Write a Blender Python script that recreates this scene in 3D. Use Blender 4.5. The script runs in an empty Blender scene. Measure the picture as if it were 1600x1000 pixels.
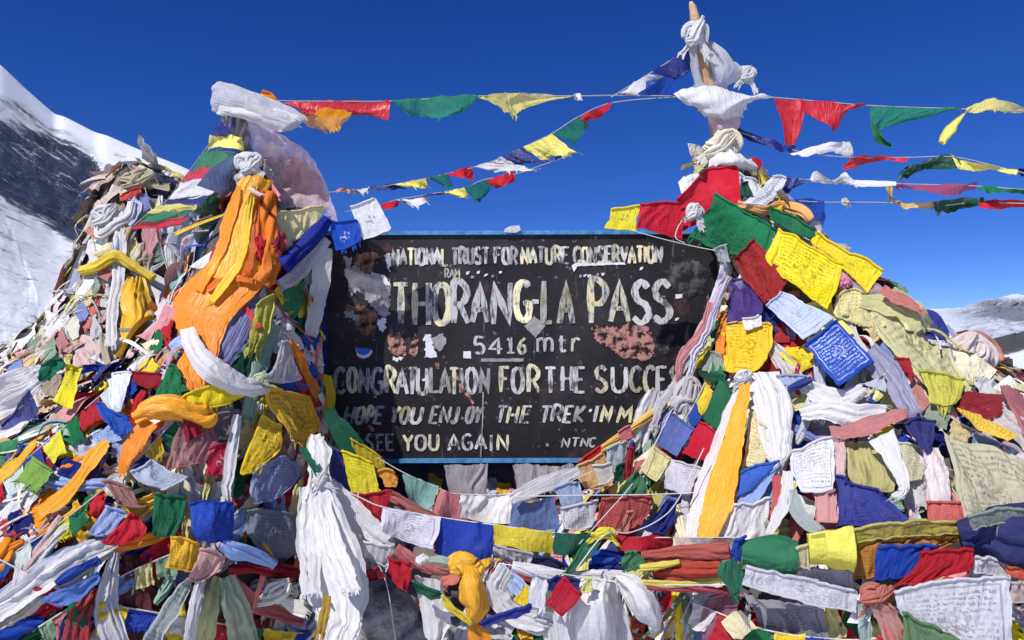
import bpy, bmesh, math, random
import numpy as np
from mathutils import Vector, Matrix, Euler
from mathutils.bvhtree import BVHTree

SC = bpy.context.scene
COL = SC.collection
R = math.radians

# ------------------------------------------------------------------ camera
FPX = 1232.0                       # focal length in pixels of the 1600 px wide photograph
CAMZ = 1.45
PITCH = R(2.8)
cd = bpy.data.cameras.new("camera")
cam = bpy.data.objects.new("camera", cd)
COL.objects.link(cam)
cd.sensor_width = 36.0
cd.lens = 36.0 * FPX / 1600.0
cd.clip_start = 0.05
cd.clip_end = 60000
cam.location = (0, 0, CAMZ)
cam.rotation_euler = (math.pi / 2 + PITCH, 0, 0)
SC.camera = cam

# ------------------------------------------------------------------ sky, sun, exposure
SUN_EL, SUN_AZ = R(47), R(38)      # sun high, behind the photographer's left shoulder
w = bpy.data.worlds.new("World")
SC.world = w
w.use_nodes = True
nt = w.node_tree
bg = nt.nodes["Background"]
sky = nt.nodes.new("ShaderNodeTexSky")
sky.sky_type = 'NISHITA'
sky.sun_disc = False
sky.sun_elevation = SUN_EL
sky.sun_rotation = math.pi + SUN_AZ
sky.altitude = 5400
sky.air_density = 1.0
sky.dust_density = 0.25
sky.ozone_density = 4.0
hs = nt.nodes.new("ShaderNodeHueSaturation")
hs.inputs["Saturation"].default_value = 1.275
hs.inputs["Hue"].default_value = 0.520
nt.links.new(sky.outputs[0], hs.inputs["Color"])
nt.links.new(hs.outputs[0], bg.inputs["Color"])
bg.inputs["Strength"].default_value = 0.114
sl = bpy.data.lights.new("sun", 'SUN')
sl.energy = 5.0
sl.angle = R(0.53)
sl.color = (1.0, 0.97, 0.93)
so = bpy.data.objects.new("sun", sl)
COL.objects.link(so)
sdir = Vector((-math.sin(SUN_AZ) * math.cos(SUN_EL), -math.cos(SUN_AZ) * math.cos(SUN_EL), math.sin(SUN_EL)))
so.rotation_euler = sdir.to_track_quat('Z', 'Y').to_euler()
so.location = sdir * 30
SC.view_settings.view_transform = 'Standard'
SC.view_settings.look = 'None'
SC.view_settings.exposure = 0.16
SC.view_settings.gamma = 1.0
SC.render.engine = 'CYCLES'
SC.cycles.max_bounces = 6
SC.cycles.transparent_max_bounces = 12
SC.cycles.use_denoising = True

# ------------------------------------------------------------------ helpers
_c, _s = math.cos(PITCH), math.sin(PITCH)

def P(px, py, d):
    """point of the world seen at photograph pixel (px,py), d metres along the view axis"""
    x = (px - 800.0) / FPX * d
    v = (500.0 - py) / FPX * d
    return np.stack([x + 0 * v, d * _c - v * _s + 0 * x, CAMZ + d * _s + v * _c + 0 * x], -1)

def P3(px, py, d):
    return Vector(P(np.float64(px), np.float64(py), np.float64(d)))

_rng = np.random.RandomState(7)
_tab = _rng.rand(4096)
_perm = _rng.permutation(4096)

def vnoise(x, y, z=0.0):
    """smooth value noise, about -1..1"""
    x, y = np.asarray(x, float), np.asarray(y, float)
    z = np.asarray(z, float) + 0 * x
    xi, yi, zi = np.floor(x).astype(int), np.floor(y).astype(int), np.floor(z).astype(int)
    fx, fy, fz = x - xi, y - yi, z - zi
    fx, fy, fz = [f * f * (3 - 2 * f) for f in (fx, fy, fz)]
    def h(a, b, c):
        return _tab[_perm[(_perm[(_perm[a & 4095] + b) & 4095] + c) & 4095]]
    r = 0
    for i in (0, 1):
        for j in (0, 1):
            for k in (0, 1):
                r = r + h(xi + i, yi + j, zi + k) * (fx if i else 1 - fx) * (fy if j else 1 - fy) * (fz if k else 1 - fz)
    return r * 2 - 1

def fbm(x, y, z=0.0, o=4):
    r, a, t = 0, 1.0, 0
    for k in range(o):
        r = r + a * vnoise(x * 2 ** k + 13.7 * k, y * 2 ** k + 5.1 * k, np.asarray(z) * 2 ** k)
        t += a
        a *= 0.5
    return r / t

WORLD = {}

def crease(x, y, z, o=3):
    r, a = 0, 1.0
    for k in range(o):
        q = 1.9 ** k
        r = r + a * (0.42 - 1.7 * np.abs(vnoise(x * q + 11.3 * k, y * q + 4.7 * k, z + k)))
        a *= 0.55
    return r

def tag(o, label=None, cat=None, group=None, kind=None):
    for k, v in (("label", label), ("category", cat), ("group", group), ("kind", kind)):
        if v:
            o[k] = v
    return o

def link_mesh(name, verts, faces, mat, parent=None, uv=None, smooth=True, cols=None, origin=None):
    """ONE mesh object; verts in world space, origin moved to the middle of its lowest edge"""
    verts = np.asarray(verts, float).reshape(-1, 3)
    if origin is None:
        org = verts.mean(0)
        org[2] = verts[:, 2].min()
    else:
        org = np.array(origin, float)
    me = bpy.data.meshes.new(name)
    me.from_pydata((verts - org).tolist(), [], faces)
    if smooth:
        me.polygons.foreach_set("use_smooth", [True] * len(me.polygons))
    if uv is not None:
        ul = me.uv_layers.new(name="UVMap")
        li = np.zeros(len(me.loops), dtype=np.int32)
        me.loops.foreach_get("vertex_index", li)
        ul.data.foreach_set("uv", np.asarray(uv)[li].astype(np.float32).ravel())
    if cols is not None:
        ca = me.color_attributes.new("tint", 'FLOAT_COLOR', 'POINT')
        c4 = np.ones((len(verts), 4), np.float32)
        c4[:, :3] = cols
        ca.data.foreach_set("color", c4.ravel())
    if mat is not None:
        me.materials.append(mat)
    me.update()
    ob = bpy.data.objects.new(name, me)
    COL.objects.link(ob)
    if parent is not None:
        ob.parent = parent
        ob.location = org - WORLD[parent.name]
    else:
        ob.location = org
    WORLD[ob.name] = org
    return ob

def empty(name, loc):
    o = bpy.data.objects.new(name, None)
    o.empty_display_size = 0.1
    COL.objects.link(o)
    o.location = loc
    WORLD[o.name] = np.array(loc, float)
    return o

def gfaces(nv, nu, off=0, wrap=False):
    f = []
    for j in range(nv - 1):
        for i in range(nu if wrap else nu - 1):
            a = off + j * nu + i
            b = off + j * nu + (i + 1) % nu
            f.append((a, b, b + nu, a + nu))
    return f

# ------------------------------------------------------------------ materials
def newmat(name):
    m = bpy.data.materials.new(name)
    m.use_nodes = True
    n = m.node_tree.nodes
    return m, n, m.node_tree.links, n["Principled BSDF"]

def node(n, t, **kw):
    k = n.new(t)
    for a, b in kw.items():
        setattr(k, a, b)
    return k

def mathn(n, l, op, a, b=None, c=None):
    k = n.new("ShaderNodeMath")
    k.operation = op
    for i, v in enumerate((a, b, c)):
        if v is None:
            continue
        if isinstance(v, (int, float)):
            k.inputs[i].default_value = v
        else:
            l.new(v, k.inputs[i])
    return k.outputs[0]

def mixc(n, l, fac, a, b, blend='MIX'):
    k = n.new("ShaderNodeMix")
    k.data_type = 'RGBA'
    k.blend_type = blend
    for s, v in ((k.inputs[0], fac), (k.inputs[6], a), (k.inputs[7], b)):
        if isinstance(v, (int, float)):
            s.default_value = v
        elif isinstance(v, (tuple, list)):
            s.default_value = (*v[:3], 1)
        else:
            l.new(v, s)
    return k.outputs[2]

def noise_tex(n, l, co, scale, detail=4, rough=0.55, dim='3D'):
    k = n.new("ShaderNodeTexNoise")
    k.noise_dimensions = dim
    k.inputs["Scale"].default_value = scale
    k.inputs["Detail"].default_value = detail
    k.inputs["Roughness"].default_value = rough
    if co is not None:
        l.new(co, k.inputs["Vector"])
    return k.outputs[0]

def ramp(n, l, fac, a, b):
    k = n.new("ShaderNodeMapRange")
    k.inputs[1].default_value = a
    k.inputs[2].default_value = b
    l.new(fac, k.inputs[0])
    return k.outputs[0]

def crease_tex(n, l, co, scale):
    """sharp wrinkles: the folded middle of a noise"""
    mp = n.new("ShaderNodeMapping")
    l.new(co, mp.inputs[0])
    mp.inputs[2].default_value = (0.3, 0.5, 0.2)
    mp.inputs[3].default_value = scale
    f = noise_tex(n, l, mp.outputs[0], 1.0, 2, 0.5)
    return mathn(n, l, 'MULTIPLY', mathn(n, l, 'ABSOLUTE', mathn(n, l, 'SUBTRACT', f, 0.5)), -3.4)

_mats = {}

def cloth_mat(col, kind="plain"):
    """woven cotton dyed one colour; kinds: plain, print (lines of prayers round a crest), light (pale ink on dark
    cloth), gauze (thin open weave), silk (shiny scarf), scrawl (two handwritten marks)"""
    key = (tuple(round(c, 3) for c in col), kind)
    if key in _mats:
        return _mats[key]
    m, n, l, b = newmat("cloth_%s_%d" % (kind, len(_mats)))
    tc = node(n, "ShaderNodeTexCoord")
    oi = node(n, "ShaderNodeObjectInfo")
    add = node(n, "ShaderNodeVectorMath", operation='ADD')
    l.new(tc.outputs["Object"], add.inputs[0])
    cx = node(n, "ShaderNodeCombineXYZ")
    l.new(mathn(n, l, 'MULTIPLY', oi.outputs["Random"], 37.0), cx.inputs[0])
    l.new(mathn(n, l, 'MULTIPLY', oi.outputs["Random"], 91.0), cx.inputs[2])
    l.new(cx.outputs[0], add.inputs[1])
    co = add.outputs[0]
    lum = 0.3 * col[0] + 0.6 * col[1] + 0.1 * col[2]
    fade = tuple(min(0.88, c * 0.9 + 0.1 * lum + 0.03) for c in col)
    deep = tuple(c * 0.8 for c in col)
    n1 = noise_tex(n, l, co, 7.0, 5)
    c = mixc(n, l, ramp(n, l, n1, 0.35, 0.7), deep, fade)
    c = mixc(n, l, 0.55, c, col)
    # dust and dirt
    n2 = noise_tex(n, l, co, 22.0, 6, 0.65)
    c = mixc(n, l, mathn(n, l, 'MULTIPLY', ramp(n, l, n2, 0.56, 0.80), 0.2), c, (0.26, 0.22, 0.18))
    # threads of the weave: fine streaks along both directions of the cloth
    sx = node(n, "ShaderNodeMapping")
    l.new(tc.outputs["UV"], sx.inputs[0])
    sx.inputs[3].default_value = (4, 55, 1)
    n3 = noise_tex(n, l, sx.outputs[0], 1.0, 3)
    sy = node(n, "ShaderNodeMapping")
    l.new(tc.outputs["UV"], sy.inputs[0])
    sy.inputs[3].default_value = (60, 3, 1)
    n4 = noise_tex(n, l, sy.outputs[0], 1.0, 3)
    thr = mathn(n, l, 'ADD', n3, n4)
    c = mixc(n, l, mathn(n, l, 'MULTIPLY', ramp(n, l, thr, 0.95, 1.35), 0.22), c, tuple(x * 0.45 for x in col))
    if kind in ("print", "light", "scrawl"):
        sp = node(n, "ShaderNodeSeparateXYZ")
        l.new(tc.outputs["UV"], sp.inputs[0])
        u, v = sp.outputs[0], sp.outputs[1]
        nl = 15.0 if kind != "scrawl" else 5.0
        vl = mathn(n, l, 'MULTIPLY', v, nl)
        fr = mathn(n, l, 'FRACT', vl)
        line = mathn(n, l, 'MULTIPLY', mathn(n, l, 'GREATER_THAN', fr, 0.32), mathn(n, l, 'LESS_THAN', fr, 0.86))
        cc = node(n, "ShaderNodeCombineXYZ")
        l.new(mathn(n, l, 'MULTIPLY', u, 46.0), cc.inputs[0])
        l.new(mathn(n, l, 'MULTIPLY', mathn(n, l, 'FLOOR', vl), 7.31), cc.inputs[1])
        l.new(mathn(n, l, 'MULTIPLY', fr, 1.4), cc.inputs[2])
        gl = mathn(n, l, 'GREATER_THAN', noise_tex(n, l, cc.outputs[0], 1.0, 1), 0.47)
        txt = mathn(n, l, 'MULTIPLY', line, gl)
        du = mathn(n, l, 'SUBTRACT', u, 0.5)
        dv = mathn(n, l, 'SUBTRACT', v, 0.5)
        rad = mathn(n, l, 'SQRT', mathn(n, l, 'ADD', mathn(n, l, 'MULTIPLY', du, du), mathn(n, l, 'MULTIPLY', dv, dv)))
        edge = mathn(n, l, 'MAXIMUM', mathn(n, l, 'ABSOLUTE', du), mathn(n, l, 'ABSOLUTE', dv))
        inside = mathn(n, l, 'LESS_THAN', edge, 0.43)
        frame = mathn(n, l, 'MULTIPLY', mathn(n, l, 'GREATER_THAN', edge, 0.405), inside)
        mp = node(n, "ShaderNodeMapping")
        l.new(tc.outputs["UV"], mp.inputs[0])
        crest = mathn(n, l, 'GREATER_THAN', noise_tex(n, l, mp.outputs[0], 19.0, 2), 0.5)
        incr = mathn(n, l, 'LESS_THAN', rad, 0.17 if kind != "scrawl" else 0.2)
        if kind == "scrawl":
            ink = mathn(n, l, 'MULTIPLY', incr, mathn(n, l, 'GREATER_THAN', noise_tex(n, l, mp.outputs[0], 11.0, 1), 0.56))
        else:
            txt = mathn(n, l, 'MULTIPLY', txt, mathn(n, l, 'GREATER_THAN', rad, 0.19))
            ink = mathn(n, l, 'ADD', mathn(n, l, 'MULTIPLY', txt, mathn(n, l, 'LESS_THAN', edge, 0.38)), mathn(n, l, 'MULTIPLY', incr, crest))
            ink = mathn(n, l, 'MAXIMUM', ink, frame)
            ink = mathn(n, l, 'MULTIPLY', ink, ramp(n, l, noise_tex(n, l, co, 15.0, 3), 0.3, 0.62))
        inkc = (0.62, 0.68, 0.85) if kind == "light" else tuple(x * 0.28 + 0.01 for x in col)
        if kind == "scrawl" and lum < 0.3:
            inkc = (0.6, 0.65, 0.8)
        c = mixc(n, l, mathn(n, l, 'MULTIPLY', ink, 0.75), c, inkc)
    l.new(c, b.inputs["Base Color"])
    b.inputs["Roughness"].default_value = 0.42 if kind == "silk" else 0.85
    b.inputs["Specular IOR Level"].default_value = 0.4 if kind == "silk" else 0.15
    b.inputs["Sheen Weight"].default_value = 0.0
    bp = node(n, "ShaderNodeBump")
    bp.inputs["Strength"].default_value = 0.5
    bp.inputs["Distance"].default_value = 0.010
    wk = crease_tex(n, l, co, (17.0, 17.0, 9.0))
    wk2 = crease_tex(n, l, co, (46.0, 46.0, 24.0))
    hgt = mathn(n, l, 'ADD', mathn(n, l, 'ADD', wk, mathn(n, l, 'MULTIPLY', wk2, 0.4)), mathn(n, l, 'MULTIPLY', thr, 0.12))
    iso = 0.38 if kind == "silk" else 0.6
    hgt = mathn(n, l, 'MULTIPLY', hgt, iso)
    for su, sv, am in ((11.0, 1.1, 1.5), (29.0, 2.3, 0.75)):          # long pleats running down the cloth
        lp = node(n, "ShaderNodeMapping")
        l.new(tc.outputs["UV"], lp.inputs[0])
        lp.inputs[2].default_value = (0, 0, R(4))
        lp.inputs[3].default_value = (su, sv, 1)
        va = node(n, "ShaderNodeVectorMath", operation='ADD')
        l.new(lp.outputs[0], va.inputs[0])
        l.new(cx.outputs[0], va.inputs[1])
        pf = noise_tex(n, l, va.outputs[0], 1.0, 2, 0.5)
        hgt = mathn(n, l, 'ADD', hgt, mathn(n, l, 'MULTIPLY', mathn(n, l, 'ABSOLUTE', mathn(n, l, 'SUBTRACT', pf, 0.5)), -2.6 * am * (0.58 if kind == "silk" else 0.36)))
    l.new(hgt, bp.inputs["Height"])
    l.new(bp.outputs[0], b.inputs["Normal"])
    tr = node(n, "ShaderNodeBsdfTranslucent")
    l.new(c, tr.inputs[0])
    ms = node(n, "ShaderNodeMixShader")
    ms.inputs[0].default_value = {"gauze": 0.4, "sheer": 0.45, "silk": 0.22}.get(kind, 0.2)
    l.new(b.outputs[0], ms.inputs[1])
    l.new(tr.outputs[0], ms.inputs[2])
    out = n["Material Output"]
    sh = ms.outputs[0]
    if kind in ("gauze", "sheer"):
        tp = node(n, "ShaderNodeBsdfTransparent")
        m2 = node(n, "ShaderNodeMixShader")
        l.new(ramp(n, l, mathn(n, l, 'ADD', mathn(n, l, 'MULTIPLY', n1, 1.0), mathn(n, l, 'MULTIPLY', thr, 0.45)), 0.95, 0.72), m2.inputs[0])
        m2.inputs[0].default_value = 0.3
        k = node(n, "ShaderNodeMapRange")
        l.new(thr, k.inputs[0])
        k.inputs[1].default_value, k.inputs[2].default_value = 0.65, 1.4
        k.inputs[3].default_value, k.inputs[4].default_value = (0.16, 0.46) if kind == "sheer" else (0.06, 0.36)
        l.new(k.outputs[0], m2.inputs[0])
        l.new(sh, m2.inputs[1])
        l.new(tp.outputs[0], m2.inputs[2])
        sh = m2.outputs[0]
    l.new(sh, out.inputs[0])
    _mats[key] = m
    return m

def mass_mat(name, dirt):
    """matted rags, each strip its own dye carried in the mesh attribute 'tint'"""
    m, n, l, b = newmat(name)
    at = node(n, "ShaderNodeAttribute", attribute_name="tint")
    tc = node(n, "ShaderNodeTexCoord")
    c = at.outputs[0]
    n2 = noise_tex(n, l, tc.outputs["Object"], 24.0, 6, 0.65)
    c = mixc(n, l, mathn(n, l, 'MULTIPLY', ramp(n, l, n2, 0.48, 0.75), dirt), c, (0.13, 0.11, 0.09))
    l.new(c, b.inputs["Base Color"])
    b.inputs["Roughness"].default_value = 0.9
    bp = node(n, "ShaderNodeBump")
    bp.inputs["Strength"].default_value = 0.6
    bp.inputs["Distance"].default_value = 0.010
    wk = mathn(n, l, 'ADD', crease_tex(n, l, tc.outputs["Object"], (26, 26, 12)), mathn(n, l, 'MULTIPLY', crease_tex(n, l, tc.outputs["Object"], (70, 70, 32)), .45))
    l.new(wk, bp.inputs["Height"])
    l.new(bp.outputs[0], b.inputs["Normal"])
    return m

def rough_mat(name, c1, c2, scale, bump=0.5, dist=0.02, rough=0.9, lo=0.35, hi=0.65):
    m, n, l, b = newmat(name)
    tc = node(n, "ShaderNodeTexCoord")
    f = noise_tex(n, l, tc.outputs["Object"], scale, 8, 0.62)
    l.new(mixc(n, l, ramp(n, l, f, lo, hi), c1, c2), b.inputs["Base Color"])
    b.inputs["Roughness"].default_value = rough
    b.inputs["Specular IOR Level"].default_value = 0.2
    bp = node(n, "ShaderNodeBump")
    bp.inputs["Strength"].default_value = bump
    bp.inputs["Distance"].default_value = dist
    l.new(noise_tex(n, l, tc.outputs["Object"], scale * 2.2, 8, 0.6), bp.inputs["Height"])
    l.new(bp.outputs[0], b.inputs["Normal"])
    return m

# ------------------------------------------------------------------ setting: ground and mountains
def terrain_mat(name, rock1, rock2, snow, nscale, streak=(1, 1, 1)):
    m, n, l, b = newmat(name)
    at = node(n, "ShaderNodeAttribute", attribute_name="tint")
    sp = node(n, "ShaderNodeSeparateColor")
    l.new(at.outputs[0], sp.inputs[0])
    tc = node(n, "ShaderNodeTexCoord")
    mp = node(n, "ShaderNodeMapping", vector_type='TEXTURE')
    l.new(tc.outputs["Object"], mp.inputs[0])
    mp.inputs[2].default_value = (0, R(38), 0)
    mp.inputs[3].default_value = streak
    f1 = noise_tex(n, l, mp.outputs[0], nscale, 10, 0.68)
    f2 = noise_tex(n, l, mp.outputs[0], nscale * 5.5, 10, 0.74)
    f3 = noise_tex(n, l, tc.outputs["Object"], nscale * 14, 8, 0.78)
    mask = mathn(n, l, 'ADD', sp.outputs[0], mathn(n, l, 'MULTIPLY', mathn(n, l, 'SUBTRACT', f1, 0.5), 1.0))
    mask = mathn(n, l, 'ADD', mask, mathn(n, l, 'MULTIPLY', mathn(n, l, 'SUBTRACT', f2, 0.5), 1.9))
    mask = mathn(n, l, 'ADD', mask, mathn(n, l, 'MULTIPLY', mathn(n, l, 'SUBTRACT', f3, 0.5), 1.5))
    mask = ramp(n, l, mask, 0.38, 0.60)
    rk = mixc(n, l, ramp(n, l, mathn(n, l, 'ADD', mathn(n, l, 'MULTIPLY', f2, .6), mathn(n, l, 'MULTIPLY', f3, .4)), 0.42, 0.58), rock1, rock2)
    shade_noise = mathn(n, l, 'ADD', mathn(n, l, 'MULTIPLY', f1, 0.6), mathn(n, l, 'MULTIPLY', f2, 0.4))
    sn = mixc(n, l, mathn(n, l, 'MULTIPLY', ramp(n, l, shade_noise, 0.30, 0.66), ramp(n, l, sp.outputs[0], 0.0, 0.24)), snow, tuple(q * 0.62 for q in snow))  # snow colour darkened where the mask rises: shading painted in
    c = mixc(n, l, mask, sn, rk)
    l.new(c, b.inputs["Base Color"])
    b.inputs["Roughness"].default_value = 0.8
    b.inputs["Specular IOR Level"].default_value = 0.15
    bp = node(n, "ShaderNodeBump")
    bp.inputs["Strength"].default_value = 0.7
    bp.inputs["Distance"].default_value = 0.35 / nscale
    l.new(mathn(n, l, 'MULTIPLY', mathn(n, l, 'ADD', f1, mathn(n, l, 'MULTIPLY', f2, 0.8)), mathn(n, l, 'ADD', mathn(n, l, 'MULTIPLY', mask, 0.9), 0.1)), bp.inputs["Height"])
    l.new(bp.outputs[0], b.inputs["Normal"])
    return m

def smooth01(x, a, b):
    t = np.clip((x - a) / (b - a), 0, 1)
    return t * t * (3 - 2 * t)

def slope(name, ridge, x0, x1, nx, ny, d_far, d_near, py_near, relief, mask_fn, mat, expo=1.0):
    """a mountainside falling from its ridge line towards the viewer, closed by a back slope"""
    rx, ry = np.array(ridge, float).T
    px = np.linspace(x0, x1, nx)
    if d_far < 1000:                                     # finer where the slope is seen close
        px = np.concatenate([np.linspace(x0, -160, 260), np.linspace(-156, 420, 330), np.linspace(428, x1, 60)])
        nx = len(px)
    xs = np.arange(x0 - 60, x1 + 60, 2.0)
    yy = np.interp(xs, rx, ry)
    if d_far > 3000:
        yy = yy - 9.0 * np.abs(vnoise(xs / 10.0, xs * 0 + 4.4)) * smooth01(xs, 1490, 1550) + 1.2 * vnoise(xs / 5.0, xs * 0 + 3.1)
    else:
        ker = np.exp(-np.linspace(-2, 2, 17) ** 2)
        yy = np.convolve(np.pad(yy, 8, mode='edge'), ker / ker.sum(), mode='valid') + .8 * vnoise(xs / 47.0, xs * 0 + 3.1)
    top = np.interp(px, xs, yy)
    t = np.linspace(0, 1, ny)
    TX, TT = np.meshgrid(px, t)
    PY = top[None, :] + (py_near - top[None, :]) * TT
    D = d_far * (d_near / d_far) ** (TT ** expo)
    pts = P(TX, PY, D)
    ridged = 1 - 2 * np.abs(fbm(TX / 120 - TT * 2.0, TT * 3 + TX / 300, 2.2, 3))
    rl = relief * D / d_far * smooth01(TT, 0.02, 0.4)
    pts[..., 1] -= rl * ridged
    pts[..., 2] += rl * 0.12 * fbm(TX / 40, TT * 14, 9.3, 4)
    mk = mask_fn(TX, PY, TT)
    # crags: the bare rock stands out of the snow in broken ribs
    rock = smooth01(mk, .3, .75) * D / d_far
    q = crease(TX / 26 + PY / 34, PY / 15 - TX / 40, 3.3, 4)
    q2 = crease(TX / 60 + PY / 50, PY / 40 - TX / 90, 5.1, 3)
    crag = relief * (.34 * q + .55 * q2)
    pts[..., 1] -= rock * crag
    pts[..., 2] += rock * crag * .25
    back = pts[0].copy()
    back[:, 1] += d_far * 0.4
    back[:, 2] = -30
    allp = np.concatenate([back[None], pts], 0)
    mk = np.concatenate([mk[:1], mk], 0)
    o = link_mesh(name, allp, gfaces(ny + 1, nx), mat, cols=np.repeat(mk.reshape(-1, 1), 3, 1), origin=(0, 0, 0))
    tag(o, kind="structure")
    return o

def poly_mask(TX, PY, poly, soft):
    """soft inside-ness of a polygon given in the (column,row) of the slope"""
    poly = np.array(poly, float)
    inside = np.zeros(TX.shape, bool)
    dist = np.full(TX.shape, 1e9)
    for (xa, ya), (xb, yb) in zip(poly, np.roll(poly, -1, 0)):
        cond = (ya > PY) != (yb > PY)
        with np.errstate(divide='ignore', invalid='ignore'):
            inside ^= cond & (TX < (xb - xa) * (PY - ya) / (yb - ya + 1e-9) + xa)
        L2 = (xb - xa) ** 2 + (yb - ya) ** 2
        tt = np.clip(((TX - xa) * (xb - xa) + (PY - ya) * (yb - ya)) / L2, 0, 1)
        dist = np.minimum(dist, np.hypot(TX - xa - tt * (xb - xa), PY - ya - tt * (yb - ya)))
    return np.clip(0.5 + np.where(inside, dist, -dist) / (2 * soft), 0, 1)

SNOW = (0.80, 0.82, 0.86)
left_mat = terrain_mat("rock_and_snow", (0.014, 0.020, 0.050), (0.080, 0.10, 0.18), SNOW, 0.014, (3.2, 1.6, .8))  # dark rock, with the cliff's blue shade put into its colour
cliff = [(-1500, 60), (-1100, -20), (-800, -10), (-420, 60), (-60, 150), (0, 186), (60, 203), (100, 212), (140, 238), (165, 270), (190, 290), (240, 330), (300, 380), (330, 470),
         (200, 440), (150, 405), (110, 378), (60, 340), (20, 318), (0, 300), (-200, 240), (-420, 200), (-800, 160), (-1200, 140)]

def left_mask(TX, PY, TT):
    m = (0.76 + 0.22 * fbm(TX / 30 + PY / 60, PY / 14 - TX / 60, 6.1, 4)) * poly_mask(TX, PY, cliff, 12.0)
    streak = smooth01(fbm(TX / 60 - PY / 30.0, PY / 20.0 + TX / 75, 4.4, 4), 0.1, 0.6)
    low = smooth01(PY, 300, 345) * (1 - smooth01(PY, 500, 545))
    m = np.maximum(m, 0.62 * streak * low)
    m = np.maximum(m, 0.24 * smooth01(PY, 300, 330))  # lower snow takes the painted grey shading
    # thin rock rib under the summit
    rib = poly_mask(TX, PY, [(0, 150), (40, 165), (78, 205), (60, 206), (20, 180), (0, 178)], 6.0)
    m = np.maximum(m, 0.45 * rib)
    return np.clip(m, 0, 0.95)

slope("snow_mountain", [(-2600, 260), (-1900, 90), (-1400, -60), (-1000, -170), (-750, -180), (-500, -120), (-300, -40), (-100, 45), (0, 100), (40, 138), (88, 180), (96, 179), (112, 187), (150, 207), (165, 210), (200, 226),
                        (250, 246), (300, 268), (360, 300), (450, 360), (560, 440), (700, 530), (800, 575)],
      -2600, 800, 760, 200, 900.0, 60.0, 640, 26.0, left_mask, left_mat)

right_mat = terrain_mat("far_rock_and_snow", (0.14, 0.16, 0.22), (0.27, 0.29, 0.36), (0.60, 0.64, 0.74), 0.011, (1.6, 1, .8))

def right_mask(TX, PY, TT):
    a = smooth01(TX, 1480, 1570) * smooth01(PY, 462, 472) * (1 - smooth01(PY, 488, 512))
    return np.clip(0.60 * a + 0.20 * smooth01(TX, 1450, 1500) * smooth01(PY, 478, 490) + 0.06, 0, 1)

slope("far_range", [(700, 560), (1000, 530), (1250, 500), (1380, 488), (1430, 483), (1480, 482), (1505, 480), (1530, 473), (1555, 468), (1580, 464), (1610, 462), (1700, 455),
                    (1850, 470), (2100, 500)], 700, 2100, 240, 90, 5200.0, 1900.0, 566, 260.0, right_mask, right_mat)
dark_mat = terrain_mat("grey_scree", (0.07, 0.068, 0.066), (0.12, 0.115, 0.11), (0.72, 0.75, 0.8), 0.03, (3, 1, .6))

def scree_mask(TX, PY, TT):
    return 0.95 * (1 - smooth01(PY + 0.22 * (TX - 1560) + 3 * vnoise(TX / 9, PY / 5), 546, 560))

slope("scree_ridge", [(1480, 552), (1520, 545), (1545, 533), (1580, 521), (1610, 513), (1700, 492), (1900, 470), (2100, 500)], 1480, 2100, 130, 70,
      1300.0, 260.0, 590, 30.0, scree_mask, dark_mat)

# ground: one sheet of snow and trodden grit
gm = rough_mat("snowy_ground", (0.22, 0.21, 0.20), (0.74, 0.76, 0.8), 0.9, 0.5, 0.05, lo=0.36, hi=0.5)
gx = np.concatenate([-np.geomspace(9000, 8, 26), np.linspace(-7, 7, 57), np.geomspace(8, 9000, 26)])
gy = np.concatenate([-np.geomspace(9000, 8, 20), np.linspace(-7, 9, 65), np.geomspace(10, 9000, 26)])
GX, GY = np.meshgrid(gx, gy)
GZ = 0.05 * fbm(GX / 1.7, GY / 1.7, 1.0) * smooth01(np.hypot(GX, GY), 0, 3) - 0.06 - smooth01(np.hypot(GX, GY), 20, 400) * 6
tag(link_mesh("ground", np.stack([GX, GY, GZ], -1), gfaces(len(gy), len(gx)), gm, origin=(0, 0, 0)), kind="structure")

# ------------------------------------------------------------------ heaps: cairn cores (lofted rings) and their depth seen from the front
def heap_core(rings, seed, nu=96, sub=5):
    """rings: (py, px left, px right, depth of the axis, half depth)"""
    rg = np.array(rings, float)
    t = np.linspace(0, len(rg) - 1, (len(rg) - 1) * sub + 1)
    k = np.minimum(t.astype(int), len(rg) - 2)
    f = (t - k)[:, None]
    rr = rg[k] * (1 - f) + rg[k + 1] * f
    th = np.linspace(0, 2 * np.pi, nu, endpoint=False)
    V = []
    for (py, xl, xr, dc, hd) in rr:
        c0 = P(0.5 * (xl + xr), py, dc)
        hw = 0.5 * (xr - xl) / FPX * dc
        n = 1 + 0.07 * fbm(np.cos(th) * 2.2 + seed, np.sin(th) * 2.2, c0[2] * 5.0, 4)
        V.append(np.stack([c0[0] + hw * n * np.cos(th), c0[1] + hd * n * np.sin(th), c0[2] + 0.02 * np.sin(th * 7 + seed)], -1))
    V = np.array(V)
    faces = gfaces(len(rr), nu, wrap=True)
    V = V.reshape(-1, 3)
    cap = len(V)
    V = np.concatenate([V, V[:nu].mean(0)[None] + [[0, 0, 0.02]]], 0)
    faces += [(cap, (i + 1) % nu, i) for i in range(nu)]
    return V, faces

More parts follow.
